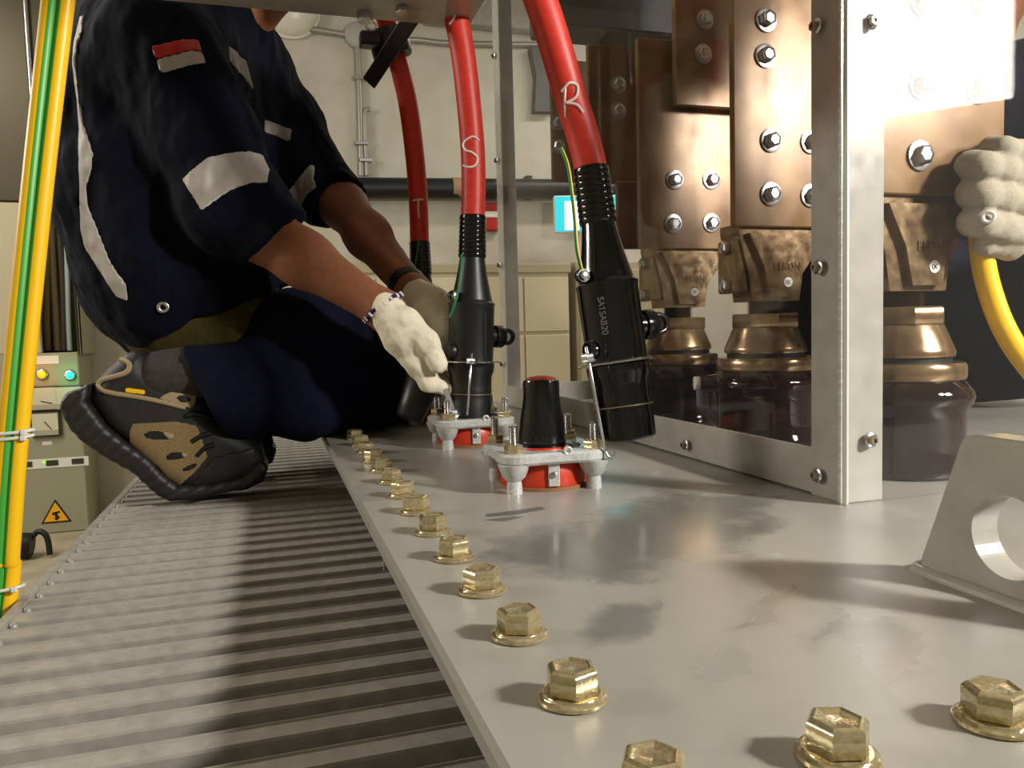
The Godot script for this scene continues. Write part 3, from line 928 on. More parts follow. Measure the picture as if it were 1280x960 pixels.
func bushing(n: int, c: Vector3, nub_dir: float) -> void:
	var o := thing("porcelain_bushing", ["brown glazed porcelain bushing behind the front pane, right of the grey corner post", "brown glazed porcelain bushing just left of the grey corner post", "brown glazed porcelain bushing directly right of the plug marked R"][n], "bushing", c, "porcelain bushings in the clear enclosure")
	part("porcelain", lathe([Vector2(0, 0), Vector2(0.074, 0), Vector2(0.0775, 0.004), Vector2(0.0765, 0.012), Vector2(0.073, 0.018), Vector2(0.0715, 0.030), Vector2(0.0715, 0.066), Vector2(0.0730, 0.076), Vector2(0.0780, 0.083), Vector2(0.0800, 0.090), Vector2(0.0790, 0.097), Vector2(0.0740, 0.104), Vector2(0.0700, 0.110), Vector2(0.066, 0.113), Vector2(0, 0.113)], 64), mats["porcelain"], o)
	var nub := part("bleed_nub", lathe([Vector2(0.014, 0), Vector2(0.0125, 0.012), Vector2(0.0105, 0.022), Vector2(0.0100, 0.030), Vector2(0, 0.030)], 20), mats["porcelain"], o, along(Vector3(cos(nub_dir), 0, sin(nub_dir)) * 0.070 + Vector3(0, 0.092, 0), Vector3(cos(nub_dir), 0, sin(nub_dir)) * 0.5 + Vector3(0, 0.092, 0)))
	part("nub_cap", lathe([Vector2(0.0095, 0.028), Vector2(0.0105, 0.029), Vector2(0.0105, 0.036), Vector2(0.0095, 0.037), Vector2(0.004, 0.037), Vector2(0.004, 0.033), Vector2(0, 0.033)], 20), mats["white plastic"], nub)
	part("cap_flange", lathe([Vector2(0.050, 0.110), Vector2(0.0700, 0.111), Vector2(0.0715, 0.114), Vector2(0.0715, 0.126), Vector2(0.0690, 0.130), Vector2(0.052, 0.131)], 48), mats["bronze"], o)
	part("gasket_ring", lathe([Vector2(0.050, 0.129), Vector2(0.0560, 0.130), Vector2(0.0560, 0.138), Vector2(0.050, 0.138)], 40), mats["black plastic"], o)
	part("cone_collar", lathe([Vector2(0.050, 0.136), Vector2(0.0590, 0.137), Vector2(0.0600, 0.141), Vector2(0.0590, 0.145), Vector2(0.0480, 0.172), Vector2(0.0470, 0.174), Vector2(0.030, 0.174)], 48), mats["bronze"], o)
	part("collar_nut", lathe([Vector2(0.020, 0.173), Vector2(0.048, 0.173), Vector2(0.0505, 0.176), Vector2(0.0505, 0.193), Vector2(0.0485, 0.195), Vector2(0.020, 0.195)], 8, true), mats["bronze"], o, Transform3D(Basis(Vector3.UP, 0.35 + n), Vector3.ZERO))
	var sp := thread(0.0275, 0.030)
	part("threaded_stud", lathe(sp, 32), mats["bronze"], o, move(Vector3(0, 0.192, 0)))
	# terminal clamp: a cast block, split, flaring into a web that carries the flag
	var clamp_xf := move(Vector3(0, 0.213, 0))
	var web := PackedVector2Array([Vector2(-0.040, 0.0), Vector2(0.040, 0.0), Vector2(0.046, 0.040), Vector2(0.092, 0.100), Vector2(0.092, 0.112), Vector2(-0.062, 0.112), Vector2(-0.062, 0.100), Vector2(-0.046, 0.040)])
	var cl := part("terminal_clamp", extrude(web, 0.050), mats["bronze"], o, move(Vector3(0, 0.213, -0.022)))
	part("clamp_face", extrude(PackedVector2Array([Vector2(-0.016, 0.006), Vector2(0.026, 0.006), Vector2(0.034, 0.050), Vector2(0.070, 0.098), Vector2(-0.050, 0.098), Vector2(-0.026, 0.050)]), 0.010), mats["bronze"], cl, move(Vector3(0, 0, 0.049)))
	part("clamp_cheek", box(Vector3(0.020, 0.078, 0.052), 0.003), mats["bronze"], cl, move(Vector3(-0.054, 0.052, 0.020)))
	for y in [0.024, 0.080]:
		part("clamp_bolt", hexagon(0.0105, 0.010), mats["steel"], cl, along(Vector3(-0.064, y, 0.022), Vector3(-1, y, 0.022)))
	part("cast_lettering", text_mesh("ELKON", 0.011, 0.0018), mats["bronze"], cl, move(Vector3(0.012, 0.050, 0.0595)))
	part("inspection_sticker", rod(0.0072, 0.0008, 24), mats["white plastic"], cl, Transform3D(Basis(Vector3.RIGHT, PI / 2), Vector3(0.014, 0.027, 0.0590)))
	part("sticker_print", text_mesh("QC", 0.005, 0.0004), mats["black plastic"], cl, move(Vector3(0.014, 0.027, 0.0602)))

func bar_bolt(o: Node3D, x: float, y: float, z: float, spin: float) -> void:
	var xf := Transform3D(Basis(Vector3.RIGHT, PI / 2), Vector3(x, y, z))
	var b := part("bolt", lathe([Vector2(0, 0), Vector2(0.0165, 0), Vector2(0.0172, 0.001), Vector2(0.0168, 0.0028), Vector2(0.0125, 0.0034), Vector2(0, 0.0034)], 28), mats["steel"], o, xf)
	part("bolt_head", lathe([Vector2(0, 0.003), Vector2(0.0112, 0.003), Vector2(0.0112, 0.0105), Vector2(0.0100, 0.0120), Vector2(0.0072, 0.0124), Vector2(0.0068, 0.0116), Vector2(0, 0.0116)], 6, true), mats["steel"], b, Transform3D(Basis(Vector3.UP, spin), Vector3.ZERO))

func busbar(called: String, label: String, x0: float, x1: float, y0: float, y1: float, z: float, thick: float, bolts: Array, seed_: int) -> Node3D:
	var o := thing(called, label, "busbar", Vector3((x0 + x1) / 2, y0, z), "copper busbars in the clear enclosure")
	part("bar", box(Vector3(x1 - x0, y1 - y0, thick), 0.0018), mats["copper"], o, move(Vector3(0, (y1 - y0) / 2, 0)))
	for i in bolts.size():
		var q: Vector2 = bolts[i]
		bar_bolt(o, q.x - o.position.x, q.y - y0, thick / 2, 0.4 + 0.9 * i + seed_)
	return o

func busbars() -> void:
	var zs := [-0.757, -1.022, -1.287]
	var nubs := [-0.12, PI + 0.35, PI + 0.3, PI + 0.2]
	for n in 3:
		bushing(n, Vector3(0.716, 0, zs[n]), nubs[n])
	var f := func(list: Array, z: float) -> Array:
		var out := []
		for q in list:
			var p := at(q[0], q[1], z)
			out.append(Vector2(p.x, p.y))
		return out
	# A
	var z := -0.722
	var b0 := at(1255, 247, z)
	var ba: Array = f.call([[1151, 106], [1222, 112], [1149, 195], [1224, 202], [1228, 2], [1152, 2]], z)
	busbar("copper_busbar", "bright wide copper busbar behind the front pane beside the second gloved hand", 0.645, b0.x, b0.y, 1.05, z - 0.006, 0.012, ba, 1)
	# B
	z = -0.985
	b0 = at(918, 283, z)
	var bb: Array = f.call([[963, 176], [963, 243], [1013, 178], [1013, 245], [956, 70], [957, 25]], z)
	busbar("copper_busbar", "tall copper busbar just left of the grey corner post", b0.x, b0.x + 0.205, b0.y, 1.05, z - 0.006, 0.012, bb, 2)
	part("bar", box(Vector3(0.10, 0.42, 0.012), 0.0018), mats["copper"], get_node("copper_busbar_001"), move(Vector3(0.145, 0.53, 0.012)))
	# C, lower flag and upper bar
	z = -1.250
	b0 = at(801, 311, z)
	var bc: Array = f.call([[843, 225], [889, 225], [841, 280], [889, 279]], z)
	busbar("copper_busbar", "lower copper flag with four bolts above the bushing right of the plug marked R", b0.x, b0.x + 0.20, b0.y, b0.y + 0.36, z - 0.006, 0.012, bc, 3)
	z = -1.225
	b0 = at(845, 131, z)
	bc = f.call([[880, 25], [878, 68]], z)
	busbar("copper_busbar", "upper copper bar lapped over the flag behind the tall busbar", b0.x, b0.x + 0.17, b0.y, 1.05, z - 0.006, 0.014, bc, 4)
	# second flag of C, behind the first
	z = -1.318
	b0 = at(773, 311, z)
	busbar("copper_busbar", "narrow copper flag showing behind the left edge of the lower four-bolt flag", b0.x, b0.x + 0.16, b0.y, at(773, 226, z).y, z - 0.006, 0.010, [], 6)
	# D
	z = -1.42
	b0 = at(738, 229, z)
	var bd: Array = f.call([[772, 106], [772, 139], [832, 108], [830, 140]], z)
	busbar("copper_busbar", "dim copper busbar behind the cable marked R, farthest of the row", b0.x, b0.x + 0.17, b0.y, at(770, 57, z).y, z - 0.006, 0.012, bd, 5)
	var h := thing("copper_link", "small copper link bar on two bolts left of the farthest busbar", "busbar", at(697, 228, -1.62))
	part("bar", box(Vector3(0.085, 0.26, 0.012), 0.0018), mats["copper"], h, move(Vector3(0.03, 0.13, 0)))
	bar_bolt(h, 0.0, 0.075, 0.006, 0.3)
	bar_bolt(h, 0.0, 0.125, 0.006, 0.9)
	# dark insulated duct that the bars run up into
	var d := thing("busbar_duct", "dark duct above the busbars inside the clear enclosure", "duct", Vector3(0.76, 0.745, -1.47))
	part("duct_body", box(Vector3(0.42, 0.42, 0.10), 0.004), mat("duct black", Color(0.05, 0.047, 0.045), 0.6), d, move(Vector3(0, 0.25, -0.08)))
	part("duct_rail", box(Vector3(0.02, 0.50, 0.02), 0.002), mats["dark steel"], d, move(Vector3(-0.20, 0.25, -0.05)))

func overhead() -> void:
	# the slab that the cables run up through
	var c := at(587, 36, -1.25)
	var o := thing("overhead_plate", "grey metal plate above the worker's back that the red cables run up into", "plate", Vector3(c.x, c.y, -1.25))
	part("plate", box(Vector3(0.80, 0.05, 0.80), 0.004), mats["grey paint"], o, move(Vector3(-0.40, 0.025, 0.40)))
	for q in [[-0.70, 0.30], [-0.10, 0.30], [-0.40, 0.70]]:
		part("hanger_rod", rod(0.008, CEIL - c.y - 0.05, 10), mats["steel"], o, move(Vector3(q[0], 0.05, q[1])))
	part("plate_stud", hexagon(0.010, 0.010), mats["steel"], o, move(Vector3(-0.118, -0.010, 0.06)))
	part("plate_stud", hexagon(0.012, 0.016), mats["steel"], o, move(Vector3(-0.17, -0.016, 0.03)))
	# angle bracket that carries the clamp of cable T
	var p := at(541, -18, -1.21)
	var q := at(461, 104, -1.42)
	var k := thing("steel_bracket", "dark steel angle bracket hanging diagonally in front of the cable marked T", "bracket", p)
	var xf := along(Vector3.ZERO, q - p)
	var len := p.distance_to(q)
	var a := part("bracket_leg", box(Vector3(0.026, len, 0.004), 0.001), mats["dark steel"], k, Transform3D(xf.basis, (q - p) / 2))
	part("bracket_leg", box(Vector3(0.004, len - 0.02, 0.026), 0.001), mats["dark steel"], k, Transform3D(xf.basis, (q - p) * 0.48 + xf.basis * Vector3(0.011, 0, -0.013)))
	var cl := thing("cable_clamp", "black cable clamp with a steel bolt behind the dark bracket", "clamp", at(481, 52, -1.56))
	part("clamp_body", lathe([Vector2(0.022, -0.024), Vector2(0.037, -0.024), Vector2(0.039, -0.020), Vector2(0.039, 0.020), Vector2(0.037, 0.024), Vector2(0.022, 0.024)], 32), mats["rubber"], cl, Transform3D(Basis(Vector3.BACK, 0.25), Vector3(0.012, 0, -0.012)))
	part("clamp_ear", box(Vector3(0.040, 0.026, 0.035), 0.004), mats["rubber"], cl, move(Vector3(-0.030, -0.004, 0.012)))
	var ring := TorusMesh.new()
	ring.inner_radius = 0.008
	ring.outer_radius = 0.012
	part("clamp_ring", ring, mats["steel"], cl, Transform3D(Basis(Vector3.RIGHT, 1.2), Vector3(-0.030, 0.016, 0.030)))

# ---------------------------------------------------------------- the background
func wall_things() -> void:
	var z := BACK
	var o := thing("wall_pipe", "thick black pipe running along the back wall behind the cables", "pipe", at(430, 235, z + 0.09))
	var l := at(250, 234, z + 0.09)
	var r := at(860, 237, z + 0.09)
	var base := o.position
	part("pipe", tube(PackedVector3Array([l - base, r - base]), 0.058, 24), mats["black plastic"], o)
	var j := at(570, 235, z + 0.09) - base
	part("joint_collar", tube(PackedVector3Array([j - Vector3(0.026, 0, 0), j + Vector3(0.026, 0, 0)]), 0.060, 24), mat("collar tan", Color(0.62, 0.5, 0.38), 0.6), o)
	for x in [300, 660]:
		var b := at(x, 235, z + 0.03) - base
		part("pipe_bracket", box(Vector3(0.04, 0.14, 0.06), 0.004), mats["dark steel"], o, move(b))
	# round bulkhead lamp, unlit, with its conduit
	var lamp := thing("bulkhead_lamp", "round white bulkhead lamp on the back wall under the overhead plate", "lamp", at(362, 12, z))
	var face := Basis(Vector3.RIGHT, PI / 2)
	part("lamp_base", rod(0.165, 0.03, 48, 0.006), mats["white plastic"], lamp, Transform3D(face, Vector3.ZERO))
	part("lamp_globe", lathe([Vector2(0.155, 0.03), Vector2(0.152, 0.05), Vector2(0.135, 0.08), Vector2(0.10, 0.105), Vector2(0.05, 0.118), Vector2(0, 0.12)], 40), mat("lamp globe", Color(0.86, 0.85, 0.80), 0.3), lamp, Transform3D(face, Vector3.ZERO))
	var metal := mat("conduit", Color(0.62, 0.61, 0.57), 0.4, 0.5)
	var cd := thing("electrical_conduit", "grey conduit with a round junction box on the back wall", "conduit", at(446, 46, z + 0.004))
	base = cd.position
	part("junction_box", rod(0.070, 0.045, 32, 0.006), mat("junction grey", Color(0.66, 0.66, 0.63), 0.5), cd, Transform3D(face, Vector3.ZERO))
	part("junction_lid", rod(0.060, 0.006, 32, 0.002), mat("junction grey", Color(0.66, 0.66, 0.63), 0.5), cd, Transform3D(face, Vector3(0, 0, 0.043)))
	var w := Vector3(0, 0, 0.025)
	for run in [[[384, 38], [436, 46]], [[446, 60], [449, 130], [451, 221]], [[457, 52], [520, 52], [560, 56], [680, 58]]]:
		var pts := []
		for q in run:
			pts.append(at(q[0], q[1], z) + w - base)
		part("conduit_pipe", tube(smooth_path(pts, 4), 0.017, 12), metal, cd)
	var br := []
	for q in [[462, 139], [457, 139], [455, 146], [456, 180], [458, 221]]:
		br.append(at(q[0], q[1], z) + w * 1.3 - base)
	part("conduit_pipe", tube(smooth_path(br, 5), 0.013, 12), metal, cd)
	for q in [[451, 181], [449, 100], [456, 202]]:
		part("conduit_clip", box(Vector3(0.075, 0.022, 0.05), 0.003), mats["steel"], cd, move(at(q[0], q[1], z) + Vector3(0.0, 0, 0.027) - base))
	# lower run below the pipe
	var dr := thing("electrical_conduit", "thin conduit dropping below the black pipe on the back wall", "conduit", at(452, 250, z))
	part("conduit_pipe", tube(PackedVector3Array([w, at(454, 330, z) + w - dr.position]), 0.013, 12), metal, dr)
	# red call point
	var cp := thing("call_point", "small red call point box on the back wall right of the cable marked S", "alarm box", at(612, 272, z))
	part("box_body", box(Vector3(0.10, 0.165, 0.05), 0.006), mats["sign red"], cp, move(Vector3(0, 0, 0.025)))
	part("front_window", box(Vector3(0.085, 0.035, 0.006), 0.001), mats["white plastic"], cp, move(Vector3(0, 0.012, 0.051)))
	var sw := thing("wall_bracket", "tapered dark bracket on the back wall behind the cable marked R", "bracket", at(677, 100, z))
	var a := at(677, 100, z)
	var poly := PackedVector2Array()
	for q in [[659, 64], [694, 64], [692, 100], [688, 143], [664, 143], [666, 100]]:
		var p := at(q[0], q[1], z) - a
		poly.append(Vector2(p.x, p.y))
	part("bracket_body", extrude(poly, 0.07), mat("bracket grey", Color(0.30, 0.30, 0.28), 0.6), sw, move(Vector3(0, 0, 0.002)))
	# illuminated exit sign
	var s := thing("exit_sign", "illuminated blue-green exit sign with a white running figure behind the plug marked R", "sign", at(735, 267, z + 0.30))
	s.rotation.y = -0.24
	var ctr := s.position
	part("sign_box", box(Vector3(0.40, 0.215, 0.05), 0.006), mats["white plastic"], s, move(Vector3(0, 0, -0.027)))
	part("sign_face", box(Vector3(0.385, 0.20, 0.004)), glow("sign light", Color(0.02, 0.72, 0.78), 0.9), s)
	part("sign_arm", box(Vector3(0.03, 0.03, 0.25), 0.004), mats["dark steel"], s, move(Vector3(0, 0, -0.17)))
	var wm := glow("sign white", Color(0.95, 1.0, 1.0), 1.0)
	var door := part("doorway", box(Vector3(0.085, 0.165, 0.003)), wm, s, move(Vector3(-0.095, -0.01, 0.003)))
	var fig := mat("sign figure", Color(0.02, 0.42, 0.45), 0.5)
	var man := part("running_figure", rod(0.016, 0.003, 20), wm, s, Transform3D(face, Vector3(-0.005, 0.062, 0.003)))
	for seg in [[[-0.005, 0.045], [-0.02, -0.01], 0.020], [[-0.02, -0.01], [0.015, -0.04], 0.013], [[0.015, -0.04], [0.01, -0.085], 0.012], [[-0.02, -0.01], [-0.035, -0.05], 0.013], [[-0.035, -0.05], [-0.075, -0.06], 0.012], [[-0.005, 0.04], [0.035, 0.015], 0.010], [[0.035, 0.015], [0.055, 0.03], 0.009], [[-0.005, 0.04], [-0.045, 0.02], 0.010]]:
		var p0 := Vector3(seg[0][0], seg[0][1], 0.0)
		var p1 := Vector3(seg[1][0], seg[1][1], 0.0)
		var xf := along((p0 + p1) / 2, p1)
		part("figure_limb", box(Vector3(seg[2], p0.distance_to(p1) + 0.006, 0.003)), wm, s, Transform3D(Basis(Vector3(xf.basis.y.y, -xf.basis.y.x, 0), xf.basis.y, Vector3.BACK), (p0 + p1) / 2 + Vector3(0, 0, 0.0035)))
	var arrow := PackedVector2Array([Vector2(0.08, 0.015), Vector2(0.125, 0.015), Vector2(0.125, 0.045), Vector2(0.175, 0.0), Vector2(0.125, -0.045), Vector2(0.125, -0.015), Vector2(0.08, -0.015)])
	part("arrow", extrude(arrow, 0.002), wm, s, move(Vector3(0, 0, 0.003)))
	var sl := AreaLight3D.new()
	sl.name = "sign_glow"
	sl.area_size = Vector2(0.38, 0.20)
	sl.light_color = Color(0.2, 0.9, 0.95)
	sl.light_energy = 0.02
	sl.shadow_enabled = true
	s.add_child(sl)
	sl.transform = Transform3D(Basis(Vector3.UP, PI), Vector3(0, 0, 0.012))
	# cream cupboards along the wall
	var top := at(600, 331, z + 0.45).y
	var x0 := at(405, 400, z + 0.45).x
	var x1 := at(712, 400, z + 0.45).x
	var cb := thing("cream_cupboard", "long cream cupboard with flat doors under the black pipe", "cupboard", Vector3((x0 + x1) / 2, FLOOR, z + 0.23))
	var hgt := top - FLOOR
	part("carcass", box(Vector3(x1 - x0, hgt - 0.04, 0.43), 0.004), mats["cream"], cb, move(Vector3(0, (hgt - 0.04) / 2, 0)))
	part("worktop", box(Vector3(x1 - x0 + 0.02, 0.05, 0.46), 0.004), mats["cream edge"], cb, move(Vector3(0, hgt - 0.02, 0.005)))
	var n := 5
	var dw := (x1 - x0) / n
	for i in n:
		var x := -(x1 - x0) / 2 + dw * (i + 0.5)
		part("drawer_front", box(Vector3(dw - 0.012, 0.30, 0.018), 0.003), mats["cream"], cb, move(Vector3(x, hgt - 0.22, 0.222)))
		part("door", box(Vector3(dw - 0.012, hgt - 0.48, 0.018), 0.003), mats["cream"], cb, move(Vector3(x, (hgt - 0.48) / 2 + 0.09, 0.222)))
	# taller olive cabinet beside them
	var tx := at(716, 400, z + 0.4).x
	var ol := thing("olive_cabinet", "olive cabinet at the right end of the cream cupboard", "cabinet", Vector3(tx + 0.30, FLOOR, z + 0.22))
	part("carcass", box(Vector3(0.58, hgt + 0.02, 0.42), 0.005), mats["cream edge"], ol, move(Vector3(0, (hgt + 0.02) / 2, 0)))
	part("door", box(Vector3(0.54, hgt - 0.05, 0.016), 0.003), mats["cream edge"], ol, move(Vector3(0, (hgt) / 2, 0.216)))

func control_cabinet() -> void:
	var z := -4.30
	var a := at(112, 662, z)
	var o := thing("control_cabinet", "grey control cabinet with two meters and indicator lamps at the far left", "cabinet", Vector3(a.x, FLOOR, z))
	var base := o.position
	var wide := 1.3
	var paint := mats["cabinet paint"] as Material
	var y0 := at(70, 441, z).y - FLOOR      # lower edge of the open bay
	var y1 := at(70, 254, z).y - FLOOR      # upper edge
	var xr := at(98, 350, z).x - base.x     # right edge of the bay
	part("lower_panel", box(Vector3(wide, y0, 0.28), 0.006), paint, o, move(Vector3(-wide / 2, y0 / 2, -0.14)))
	part("bay_back", box(Vector3(wide, y1 - y0, 0.02)), mat("bay back", Color(0.42, 0.40, 0.33), 0.6), o, move(Vector3(-wide / 2, (y0 + y1) / 2, -0.27)))
	part("side_upright", box(Vector3(-xr, y1 - y0, 0.28), 0.003), paint, o, move(Vector3(xr / 2, (y0 + y1) / 2, -0.14)))
	var xl := at(46, 350, z).x - base.x
	part("bay_door", box(Vector3(xl + wide, y1 - y0, 0.03), 0.004), mat("bay door", Color(0.72, 0.68, 0.56), 0.5), o, move(Vector3((xl - wide) / 2, (y0 + y1) / 2, -0.015)))
	part("hood", box(Vector3(wide, 1.05, 0.30), 0.006), mat("hood metal", Color(0.30, 0.275, 0.21), 0.45, 0.6), o, move(Vector3(-wide / 2, y1 + 0.53, -0.15)))
	for q in [[40, 0.012], [97, 0.006]]:
		var x := at(q[0], 120, z).x - base.x
		part("hood_trim", rod(q[1], 1.04, 12), mats["steel"], o, move(Vector3(x, y1 + 0.01, 0.012)))
	var f := func(px: float, py: float) -> Vector3: return at(px, py, z) - base
	var face := Basis(Vector3.RIGHT, PI / 2)
	# meters
	var n := 0
	for q in [[56, 498], [58, 530], [87, 497]]:
		var p: Vector3 = f.call(q[0], q[1])
		var mtr := part("meter", box(Vector3(0.128, 0.122, 0.02), 0.004), mat("meter case", Color(0.24, 0.23, 0.20), 0.5), o, move(p + Vector3(0, 0, 0.01)))
		part("dial", box(Vector3(0.112, 0.106, 0.004)), mat("dial white", Color(0.80, 0.78, 0.68), 0.5), mtr, move(Vector3(0, 0, 0.0105)))
		part("dial_lid", box(Vector3(0.112, 0.026, 0.006), 0.001), mat("dial grey", Color(0.66, 0.64, 0.55), 0.5), mtr, move(Vector3(0, -0.040, 0.012)))
		part("needle", box(Vector3(0.05, 0.004, 0.002)), mats["black plastic"], mtr, Transform3D(Basis(Vector3.BACK, [-0.25, -0.95, -0.3][n]), Vector3(0.012, -0.018 + 0.012 * n, 0.0135)))
		n += 1
	for q in [[53, 468, "amber lamp", Color(1.0, 0.55, 0.02)], [88, 469, "green lamp", Color(0.15, 1.0, 0.62)]]:
		var p: Vector3 = f.call(q[0], q[1])
		var col: Color = q[3]
		var bz := part("indicator_bezel", rod(0.026, 0.012, 20, 0.003), mats["steel"], o, Transform3D(face, p))
		part("indicator_lamp", lathe([Vector2(0.019, 0.010), Vector2(0.018, 0.018), Vector2(0.012, 0.024), Vector2(0, 0.026)], 20), glow(q[2], col, 2.0), bz)
		var l := OmniLight3D.new()
		l.name = "indicator_glow"
		l.light_color = col
		l.light_energy = 0.004
		l.light_size = 0.02
		l.omni_range = 12.0
		l.omni_attenuation = 2.0
		l.shadow_enabled = true
		o.add_child(l, true)
		l.position = p + Vector3(0, 0, 0.06)
	var p: Vector3 = f.call(54, 450)
	part("name_plate", box(Vector3(0.135, 0.040, 0.004), 0.001), mats["white plastic"], o, move(p))
	p = f.call(59, 554)
	part("small_label", box(Vector3(0.042, 0.018, 0.004)), mats["white plastic"], o, move(p))
	p = f.call(64, 579)
	var st := part("relay_strip", box(Vector3(0.33, 0.046, 0.006), 0.001), mats["white plastic"], o, move(p))
	for i in 3:
		var rl := part("relay_window", box(Vector3(0.052, 0.026, 0.004)), mat("relay dark", Color(0.2, 0.22, 0.16), 0.4), st, move(Vector3(-0.107 + 0.112 * i, 0.002, 0.004)))
		if i < 2:
			part("relay_led", box(Vector3(0.012, 0.012, 0.004)), glow("relay led", Color(0.55, 0.9, 0.15), 0.9), st, move(Vector3(-0.14 + 0.112 * i, 0.008, 0.0045)))
	# warning triangle
	p = f.call(70, 641)
	var tri := PackedVector2Array([Vector2(-0.066, -0.048), Vector2(0.066, -0.048), Vector2(0, 0.068)])
	var wt := part("warning_triangle", extrude(tri, 0.003), mats["black plastic"], o, move(p))
	part("triangle_field", extrude(PackedVector2Array([Vector2(-0.054, -0.041), Vector2(0.054, -0.041), Vector2(0, 0.054)]), 0.0015), mat("warning yellow", Color(0.95, 0.68, 0.05), 0.5), wt, move(Vector3(0, 0, 0.0025)))
	part("shock_bolt", extrude(PackedVector2Array([Vector2(-0.016, 0.006), Vector2(0.018, 0.014), Vector2(0.020, 0.004), Vector2(0.006, 0.000), Vector2(0.012, -0.014), Vector2(0.018, -0.018), Vector2(0.002, -0.034), Vector2(-0.010, -0.022), Vector2(-0.002, -0.020), Vector2(-0.006, -0.004), Vector2(-0.016, -0.006)]), 0.0012), mats["black plastic"], wt, move(Vector3(0, -0.004, 0.0036)))
	# cables inside the open bay
	var k := 0
	for q in [[52, 0.022, Color(0.35, 0.30, 0.20)], [60, 0.018, Color(0.50, 0.44, 0.30)], [68, 0.018, Color(0.42, 0.36, 0.24)], [76, 0.014, Color(0.24, 0.21, 0.16)], [84, 0.012, Color(0.62, 0.66, 0.66)]]:
		var c := thing("bay_cable", ["dark tan cable", "light tan cable", "brown cable", "thin dark brown cable", "thin pale grey cable"][k] + " hanging in the open bay of the control cabinet", "cable", at(q[0], 350, z - 0.12), "cables in the open bay")
		var pts := []
		for y in [256, 300, 350, 400, 438]:
			pts.append(at(q[0] + sin(y * 0.02 + q[0]) * 2.0 + (y - 350) * 0.02 * (k - 1), y, z - 0.12) - c.position)
		part("sheath", tube(smooth_path(pts, 4), q[1], 12), mat("bay cable %d" % k, q[2], 0.6), c)
		k += 1
	# black cable end lying on the floor
	var g := on_y(27, 699, FLOOR)
	var e := thing("cable_end", "short black cable end lying on the floor below the control cabinet", "cable", g)
	part("stub", lathe([Vector2(0, 0), Vector2(0.05, 0), Vector2(0.055, 0.01), Vector2(0.055, 0.10), Vector2(0.045, 0.115), Vector2(0, 0.115)], 20), mats["black plastic"], e, Transform3D(Basis(Vector3.BACK, 1.45), Vector3(0.045, 0.056, 0)))
	part("tail", tube(smooth_path([Vector3(0.03, 0.07, 0), Vector3(0.07, 0.115, 0), Vector3(0.105, 0.09, 0.01), Vector3(0.115, 0.012, 0.02)]), 0.012, 10), mats["black plastic"], e)

func earth_cables() -> void:
	# two yellow and green earthing cables tied together at the left
	var z := -0.95
	var edges := [[[65, -20], [36, 250], [8, 545], [-2, 690], [-9, 790]], [[85, -20], [54, 250], [25, 545], [14, 690], [6, 790]]]
	var lean := [0.7, -2.2]
	for n in 2:
		var o := thing("earthing_cable", ["left one of the tied pair of yellow and green earthing cables", "right one of the tied pair of yellow and green earthing cables"][n], "cable", at(edges[n][2][0], edges[n][2][1], z), "tied earthing cables")
		var pts := []
		for q in edges[n]:
			pts.append(at(q[0], q[1], z) - o.position)
		pts.append(Vector3(pts[-1].x - 0.10, FLOOR + 0.012 - o.position.y, 0.05))
		var path := smooth_path(pts, 10)
		part("yellow_sheath", tube(path, 0.0086, 24), mats["cable yellow"], o)
		# the green stripe: a sector a hair proud of the sheath
		var mb := Mb.new()
		var mid := PI / 2 + (-0.75 if n == 0 else 0.95)
		var last := []
		for i in path.size():
			var row := []
			for s in 9:
				var a := mid + (s - 4) * 0.16
				var d := Vector3(cos(a), 0, sin(a))
				row.append([path[i] + d * 0.0089, d])
			if i > 0:
				for s in 8:
					mb.quad(last[s][0], last[s + 1][0], row[s + 1][0], row[s][0], last[s][1], last[s + 1][1], row[s + 1][1], row[s][1])
			last = row
		part("green_stripe", mb.done(), mats["cable green"], o)
	for q in [[540, 0], [547, 1], [735, 2]]:
		var y: float = q[0]
		var p := at(17 - (y - 540) * 0.06, y, z)
		var tie := thing("cable_tie", ["upper white cable tie of the close pair round the earthing cables", "lower white cable tie of the close pair round the earthing cables", "single white cable tie round the earthing cables near the fins"][q[1]], "cable tie", p, "white ties round the earthing cables")
		var loop := []
		for i in 33:
			var a := TAU * i / 32
			loop.append(Vector3(cos(a) * 0.0185, 0.0014 * cos(a), sin(a) * 0.0105))
		part("strap", tube(PackedVector3Array(loop), 0.0019, 6), mats["tie white"], tie)
		part("tie_head", box(Vector3(0.006, 0.006, 0.005), 0.001), mats["tie white"], tie, move(Vector3(0.012, 0, 0.0105)))

# ---------------------------------------------------------------- the two workers
func outline(px: Array, z: float) -> PackedVector2Array:
	var out := PackedVector2Array()
	for q in px:
		var p := at(q[0], q[1], z)
		out.append(Vector2(p.x, p.y))
	return out

func hit(px: float, py: float, f: Callable, from_: float, to_: float) -> Vector3:   # first point of a soft shape on a sight line
	var d := ray(px, py)
	var t := from_
	while t < to_:
		var p := EYE + d * t
		var s: float = f.call(p)
		if s < 0.0008:
			return p
		t += maxf(s * 0.6, 0.0008)
	return EYE + d * to_

